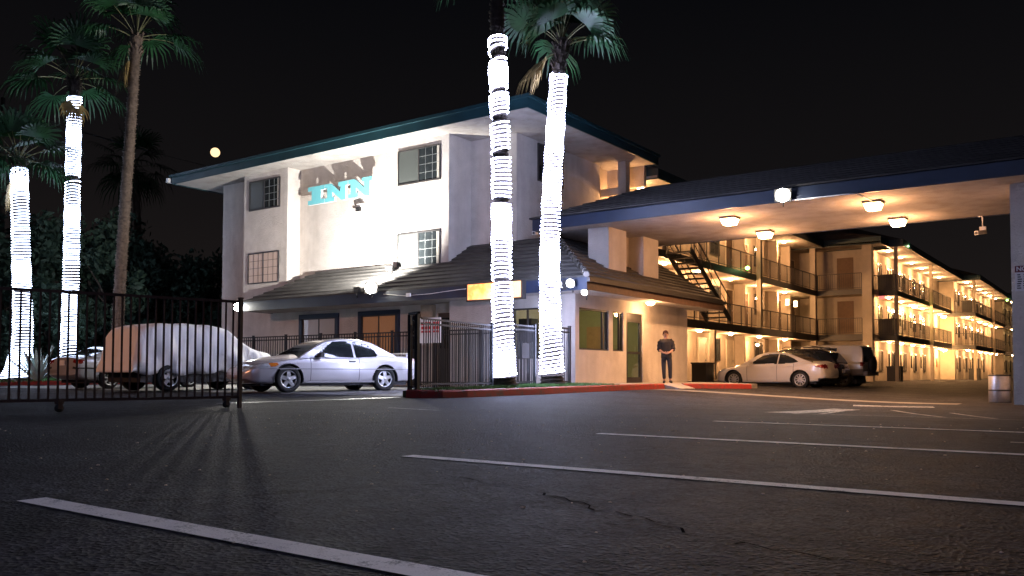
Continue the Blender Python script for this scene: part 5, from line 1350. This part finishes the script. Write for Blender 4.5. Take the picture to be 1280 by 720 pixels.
EXEC = dict(SEDAN, rear=2.42, front=2.38, W=1.80, H=1.44, r=.325, lens=[('headlight', [(2.4, .60), (2.3, .72), (2.0, .75), (2.0, .62)], .4), ('tail_light', [(-2.5, .74), (-2.5, .88), (-2.20, .87), (-2.26, .75)], .62), ('bumper_strip', [(-2.5, .60), (-2.5, .64), (2.5, .64), (2.5, .60)], .3)],
    low=[(-2.42, .40), (-2.2, .27), (-1.4, .20), (0, .18), (1.5, .18), (2.1, .20), (2.38, .30)],
    shoulder=[(-2.42, .60), (-2.34, .88), (-2.1, .96), (-1.3, .97), (-.3, .94), (.7, .92), (1.2, .89), (1.7, .82), (2.1, .74), (2.38, .54)],
    deck=[(-2.42, .62), (-2.36, .94), (-2.15, 1.01), (-1.6, 1.03), (-.3, 1.02), (.7, 1.02), (1.1, .99), (1.7, .90), (2.1, .80), (2.38, .56)],
    plan=[(-2.42, .84), (-2.3, .93), (-1.8, .98), (-.8, 1), (.8, 1), (1.6, .98), (2.0, .92), (2.2, .84), (2.38, .66)], gh=(-1.95, 1.1),
    roof=[(-1.95, .99), (-1.7, 1.08), (-1.15, 1.30), (-.75, 1.40), (-.3, 1.44), (.05, 1.435), (.35, 1.36), (.7, 1.18), (1.10, .93)], spokes=7, rimstyle='thin', extra=(plate_rear(-2.42, .78),), N=130)
mc = std(P_SILVER); mc['mirror'] = BLACKP; mc['handle'] = BLACKP
h = R(-104); u = (math.cos(h), math.sin(h))
car('coupe', COUPE, (-17.62 - .045 * u[0], 15.78 - .045 * u[1], .05), h, 'silver two-door coupe parked nose out behind the gate, between the covered vehicle and the fence', mc)
lx = std(P_WHITE); lx['sill'] = P_WHITE
car('sedan', SEDAN, (-11.62, 34.55, -.02), R(174), 'pearl white sports sedan parked nose-in by the walkway, nearest of the three beyond the canopy', lx)
car('wagon', WAGON2, (-12.05, 37.9, -.03), R(176), 'black wagon with roof bars parked between the white sedan and the boxy silver vehicle', std(P_BLACK))
bx_ = std(P_GREY); bx_['sill'] = plain('bumper_grey', (.13, .12, .115)); 
car('off_roader', BOXY, (-11.55, 40.2, -.05), R(176), 'boxy pale silver off-roader with a spare tyre on its back door', bx_)
car('sedan', EXEC, (-26.15, 15.45, .05), R(92), 'grey silver sedan seen from behind, parked left of the covered vehicle', std(P_SILV2))
# the covered vehicle: chassis with wheels, and the cloth over it
cv = thing('covered_vehicle', (-21.55, 14.5, .05), 'vehicle hidden under a cloth cover, only its wheels and dark underside showing', 'car', 'parked cars')
m = MB(); m.box(-2.1, 2.1, -.78, .78, .24, .62); m.build('underbody', BLACKP, cv, local=True)
for ax in (1.35, -1.35):
    for s in (1, -1): wheel(cv, ax, s * .80, .35, .22, s, 5, RIM if s < 0 else HUB, 'star', .66)
cv.rotation_euler = (0, 0, R(90))
def cover():
    hgt = curve([(-2.28, 1.05), (-2.2, 1.45), (-1.95, 1.72), (-1.5, 1.80), (-.6, 1.83), (.2, 1.80), (.55, 1.70), (1.0, 1.42), (1.35, 1.22), (1.9, 1.10), (2.2, .98), (2.3, .75)])
    pw = curve([(-2.28, .86), (-2.15, .95), (-1.5, 1.0), (.8, 1.0), (1.6, .98), (2.1, .90), (2.3, .74)])
    rg = random.Random(3); rows = []; xs = np.linspace(-2.28, 2.3, 100)
    ph = [rg.uniform(0, 6.28) for _ in range(12)]
    for i, x in enumerate(xs):
        w, H_ = .97 * pw(x), hgt(x); row = []
        hem = .46 + .06 * math.sin(x * 2.1 + 1) + .03 * math.sin(x * 7) + (.10 if abs(x + 1.35) < .5 else 0) * (1 - abs(x + 1.35) / .5)
        n = 44
        for k in range(n + 1):
            q = k / n * 2 - 1; s = 1 if q >= 0 else -1; a = abs(q)
            if a < .42: y, z = a / .42 * w * .72, H_ + .015 * (1 - (a / .42) ** 2)
            elif a < .56: t = (a - .42) / .14; an = t * math.pi / 2; y = w * .72 + (w * .90 - w * .72) * math.sin(an); z = H_ - (.16 * min(1, H_)) * (1 - math.cos(an))
            else: t = (a - .56) / .44; y = w * (.90 + .10 * math.sin(min(1, t * 1.4) * math.pi / 2) - .05 * t * t); z = H_ - .16 * min(1, H_) + (hem - (H_ - .16 * min(1, H_))) * t
            side = max(0, (a - .5) / .5)
            fold = .075 * side * math.sin(x * 6.5 + 2.2 * z + ph[0]) + .055 * side * math.sin(x * 10 - 5 * z + ph[1]) + .016 * side * math.sin(x * 23 + 3 * z + ph[2]) + .012 * math.sin(x * 5 + y * 4 + ph[3]) + .045 * side * math.sin(8 * z + 4 * x + ph[4])
            row.append((x + .02 * side * math.sin(z * 9 + x * 3), s * (y + fold), z + .010 * math.sin(x * 9 + y * 3 + ph[5]) * (1 - side)))
        rows.append(row)
    m = MB(); b = 0; n1 = len(rows[0]); m.v = [p for r_ in rows for p in r_]
    for i in range(len(rows) - 1):
        for k in range(n1 - 1): m.f.append((i * n1 + k, (i + 1) * n1 + k, (i + 1) * n1 + k + 1, i * n1 + k + 1)); m.mi.append(0); m.sm.append(True)
    # gathered ends: rings shrinking to the hem line
    for e, x0, sg in ((0, -2.28, -1), (len(rows) - 1, 2.3, 1)):
        prev = [e * n1 + k for k in range(n1)]
        for j in range(1, 9):
            q = j / 8; cur = []
            for k in range(n1):
                p = Vector(rows[e][k]); tgt = Vector((x0 + sg * .10 * math.sin(q * math.pi * .5), p.y * (1 - .0 * q), max(.50, p.z) * (1 - q) + .50 * q if p.z > .5 else p.z))
                tgt.x += sg * .02 * math.sin(p.y * 14 + q * 2) * q; cur.append(len(m.v)); m.v.append(tuple(tgt))
            for k in range(n1 - 1): m.f.append((prev[k], prev[k + 1], cur[k + 1], cur[k])); m.mi.append(0); m.sm.append(True)
            prev = cur
    o = m.build('vehicle_cover', COVER, None, recalc=True); o.location = cv.location; o.rotation_euler = cv.rotation_euler
    sol = o.modifiers.new('thickness', 'SOLIDIFY'); sol.thickness = .008
    tag(o, 'pale silver cloth cover draped over the tall vehicle behind the rusty gate', 'car cover')
cover()

# ------------------------------------------------------------------ the person by the office wall
def skin_mesh(name, joints, edges, mat, parent, sub=2, root=0):
    me = bpy.data.meshes.new(name); me.from_pydata([j[0] for j in joints], edges, [])
    o = bpy.data.objects.new(name, me); COL.objects.link(o)
    md = o.modifiers.new('skin', 'SKIN'); md.use_smooth_shade = True; md.branch_smoothing = .4
    sv = me.skin_vertices[0].data
    for i, j in enumerate(joints): r_ = j[1]; sv[i].radius = (r_, r_) if not isinstance(r_, tuple) else r_
    sv[root].use_root = True
    ss = o.modifiers.new('sub', 'SUBSURF'); ss.levels = ss.render_levels = sub
    bpy.context.view_layer.update()
    nm = bpy.data.meshes.new_from_object(o.evaluated_get(bpy.context.evaluated_depsgraph_get()))
    o.modifiers.clear(); o.data = nm; nm.materials.clear(); nm.materials.append(mat); nm.name = name
    nm.polygons.foreach_set('use_smooth', [True] * len(nm.polygons))
    if parent: o.parent = parent
    return o
def person():
    x, y = -12.42, 26.17
    t = thing('person', (x, y, zg(x, y) + .155), 'person in dark clothes standing by the office wall, hands joined at the waist', 'person')
    # local: facing +X (towards the lot), y to the person's left
    J = [((0, 0, .93), .13), ((.0, 0, 1.10), .125), ((.01, 0, 1.28), .14), ((0, 0, 1.42), .085), ((.01, 0, 1.50), .052), ((.025, 0, 1.585), .085), ((.03, 0, 1.66), .088)]
    E = [(0, 1), (1, 2), (2, 3), (3, 4), (4, 5), (5, 6)]
    def chain(start, pts):
        p = start
        for q in pts: J.append(q); E.append((p, len(J) - 1)); p = len(J) - 1
        return p
    for s in (1, -1):
        chain(0, [((0, s * .095, .86), .092), ((.03, s * .105, .50), .060), ((-.01 if s > 0 else .03, s * .10, .09), .042), ((.09 if s > 0 else .13, s * .12, .035), .034), ((.17 if s > 0 else .21, s * .13, .025), .022)])
        w = chain(3, [((0, s * .175, 1.385), .058), ((.03, s * .235, 1.12), .043), ((.20, s * .115, 1.02), .032), ((.235, s * .065, 1.00), .028)])
        for k in range(4):
            chain(w, [((.262 + .004 * k, s * .045 - s * .004, 1.028 - .018 * k), .0095), ((.270, -s * (.005 + .004 * k), 1.024 - .018 * k), .008)])
        chain(w, [((.245, s * .05, 1.045), .0095), ((.255, s * .015, 1.055), .008)])
    skin_mesh('body', J, E, SKIN, t)
    m = MB(); rings = []
    for z, a_, b_ in ((.84, .150, .178), (.88, .156, .182), (1.0, .146, .172), (1.12, .148, .178), (1.25, .156, .200), (1.36, .145, .212), (1.42, .112, .180), (1.455, .085, .120), (1.475, .070, .082)):
        rings.append([(.005 + a_ * math.cos(k * math.pi / 12), b_ * math.sin(k * math.pi / 12), z + .006 * math.sin(k * 1.7 + z * 20)) for k in range(24)])
    for r0_, r1_ in zip(rings[:-1], rings[1:]):
        for k in range(24): m.face([r0_[k], r0_[(k + 1) % 24], r1_[(k + 1) % 24], r1_[k]], 0, True)
    for s in (1, -1): m.tube([(0, s * .09, 1.40), (0, s * .155, 1.395), (0, s * .195, 1.35), (.012, s * .216, 1.25), (.026, s * .234, 1.13), (.06, s * .215, 1.10)], [.080, .092, .092, .084, .076, .070], 14)
    m.build('shirt', CLOTHD, t, local=True)
    pj = [((0, 0, .93), .138), ((0, 0, 1.03), .132)]; pe = [(0, 1)]
    for s in (1, -1):
        b = len(pj); pj += [((0, s * .095, .85), .108), ((.03, s * .105, .50), .075), ((-.01 if s > 0 else .03, s * .10, .12), .060)]; pe += [(0, b), (b, b + 1), (b + 1, b + 2)]
    skin_mesh('trousers', pj, pe, plain('dark_denim', (.020, .022, .032), .9), t)
    for s in (1, -1):
        bx0 = -.06 if s > 0 else -.02
        m = MB(); m.tube([(bx0, s * .10, .045), (bx0 + .10, s * .11, .05), (bx0 + .22, s * .125, .035), (bx0 + .26, s * .13, .03)], [.042, .05, .04, .022], 10); m.build('shoe', BLACKP, t, local=True)
    m = MB(); me = bpy.data.meshes.new('hair'); bm = bmesh.new(); bmesh.ops.create_uvsphere(bm, u_segments=18, v_segments=12, radius=.104)
    for v in bm.verts: v.co = Vector((v.co.x * 1.0 + .012, v.co.y * .92, v.co.z * 1.05 + 1.655))
    bmesh.ops.delete(bm, geom=[v for v in bm.verts if v.co.x > .055 and v.co.z < 1.685 or v.co.z < 1.56], context='VERTS'); bm.to_mesh(me); bm.free(); me.materials.append(CLOTHM)
    ho = bpy.data.objects.new('cap', me); COL.objects.link(ho); ho.parent = t
    m = MB(); m.hexa([(.10, -.07, 1.672), (.10, .07, 1.672), (.185, .045, 1.655), (.185, -.045, 1.655), (.10, -.07, 1.684), (.10, .07, 1.684), (.185, .045, 1.664), (.185, -.045, 1.664)]); m.build('brim', CLOTHM, ho, local=True)
    f = MB()
    for s in (1, -1): f.box(.106, .114, s * .034 - .012, s * .034 + .012, 1.622, 1.632)
    f.box(.098, .104, -.022, .022, 1.552, 1.558); f.build('facial_features', HAIRM, t, local=True)
    n_ = MB(); n_.hexa([(.10, -.014, 1.585), (.10, .014, 1.585), (.125, .008, 1.587), (.125, -.008, 1.587), (.10, -.008, 1.63), (.10, .008, 1.63), (.108, .004, 1.63), (.108, -.004, 1.63)]); n_.build('nose', SKIN, t, local=True)
    for s in (1, -1):
        e = MB(); e.tube([(.02, s * .082, 1.585), (.015, s * .092, 1.625)], [.014, .018], 8); e.build('ear', SKIN, t, local=True)
    t.rotation_euler = (R(2), R(1.5), R(-62))
person()
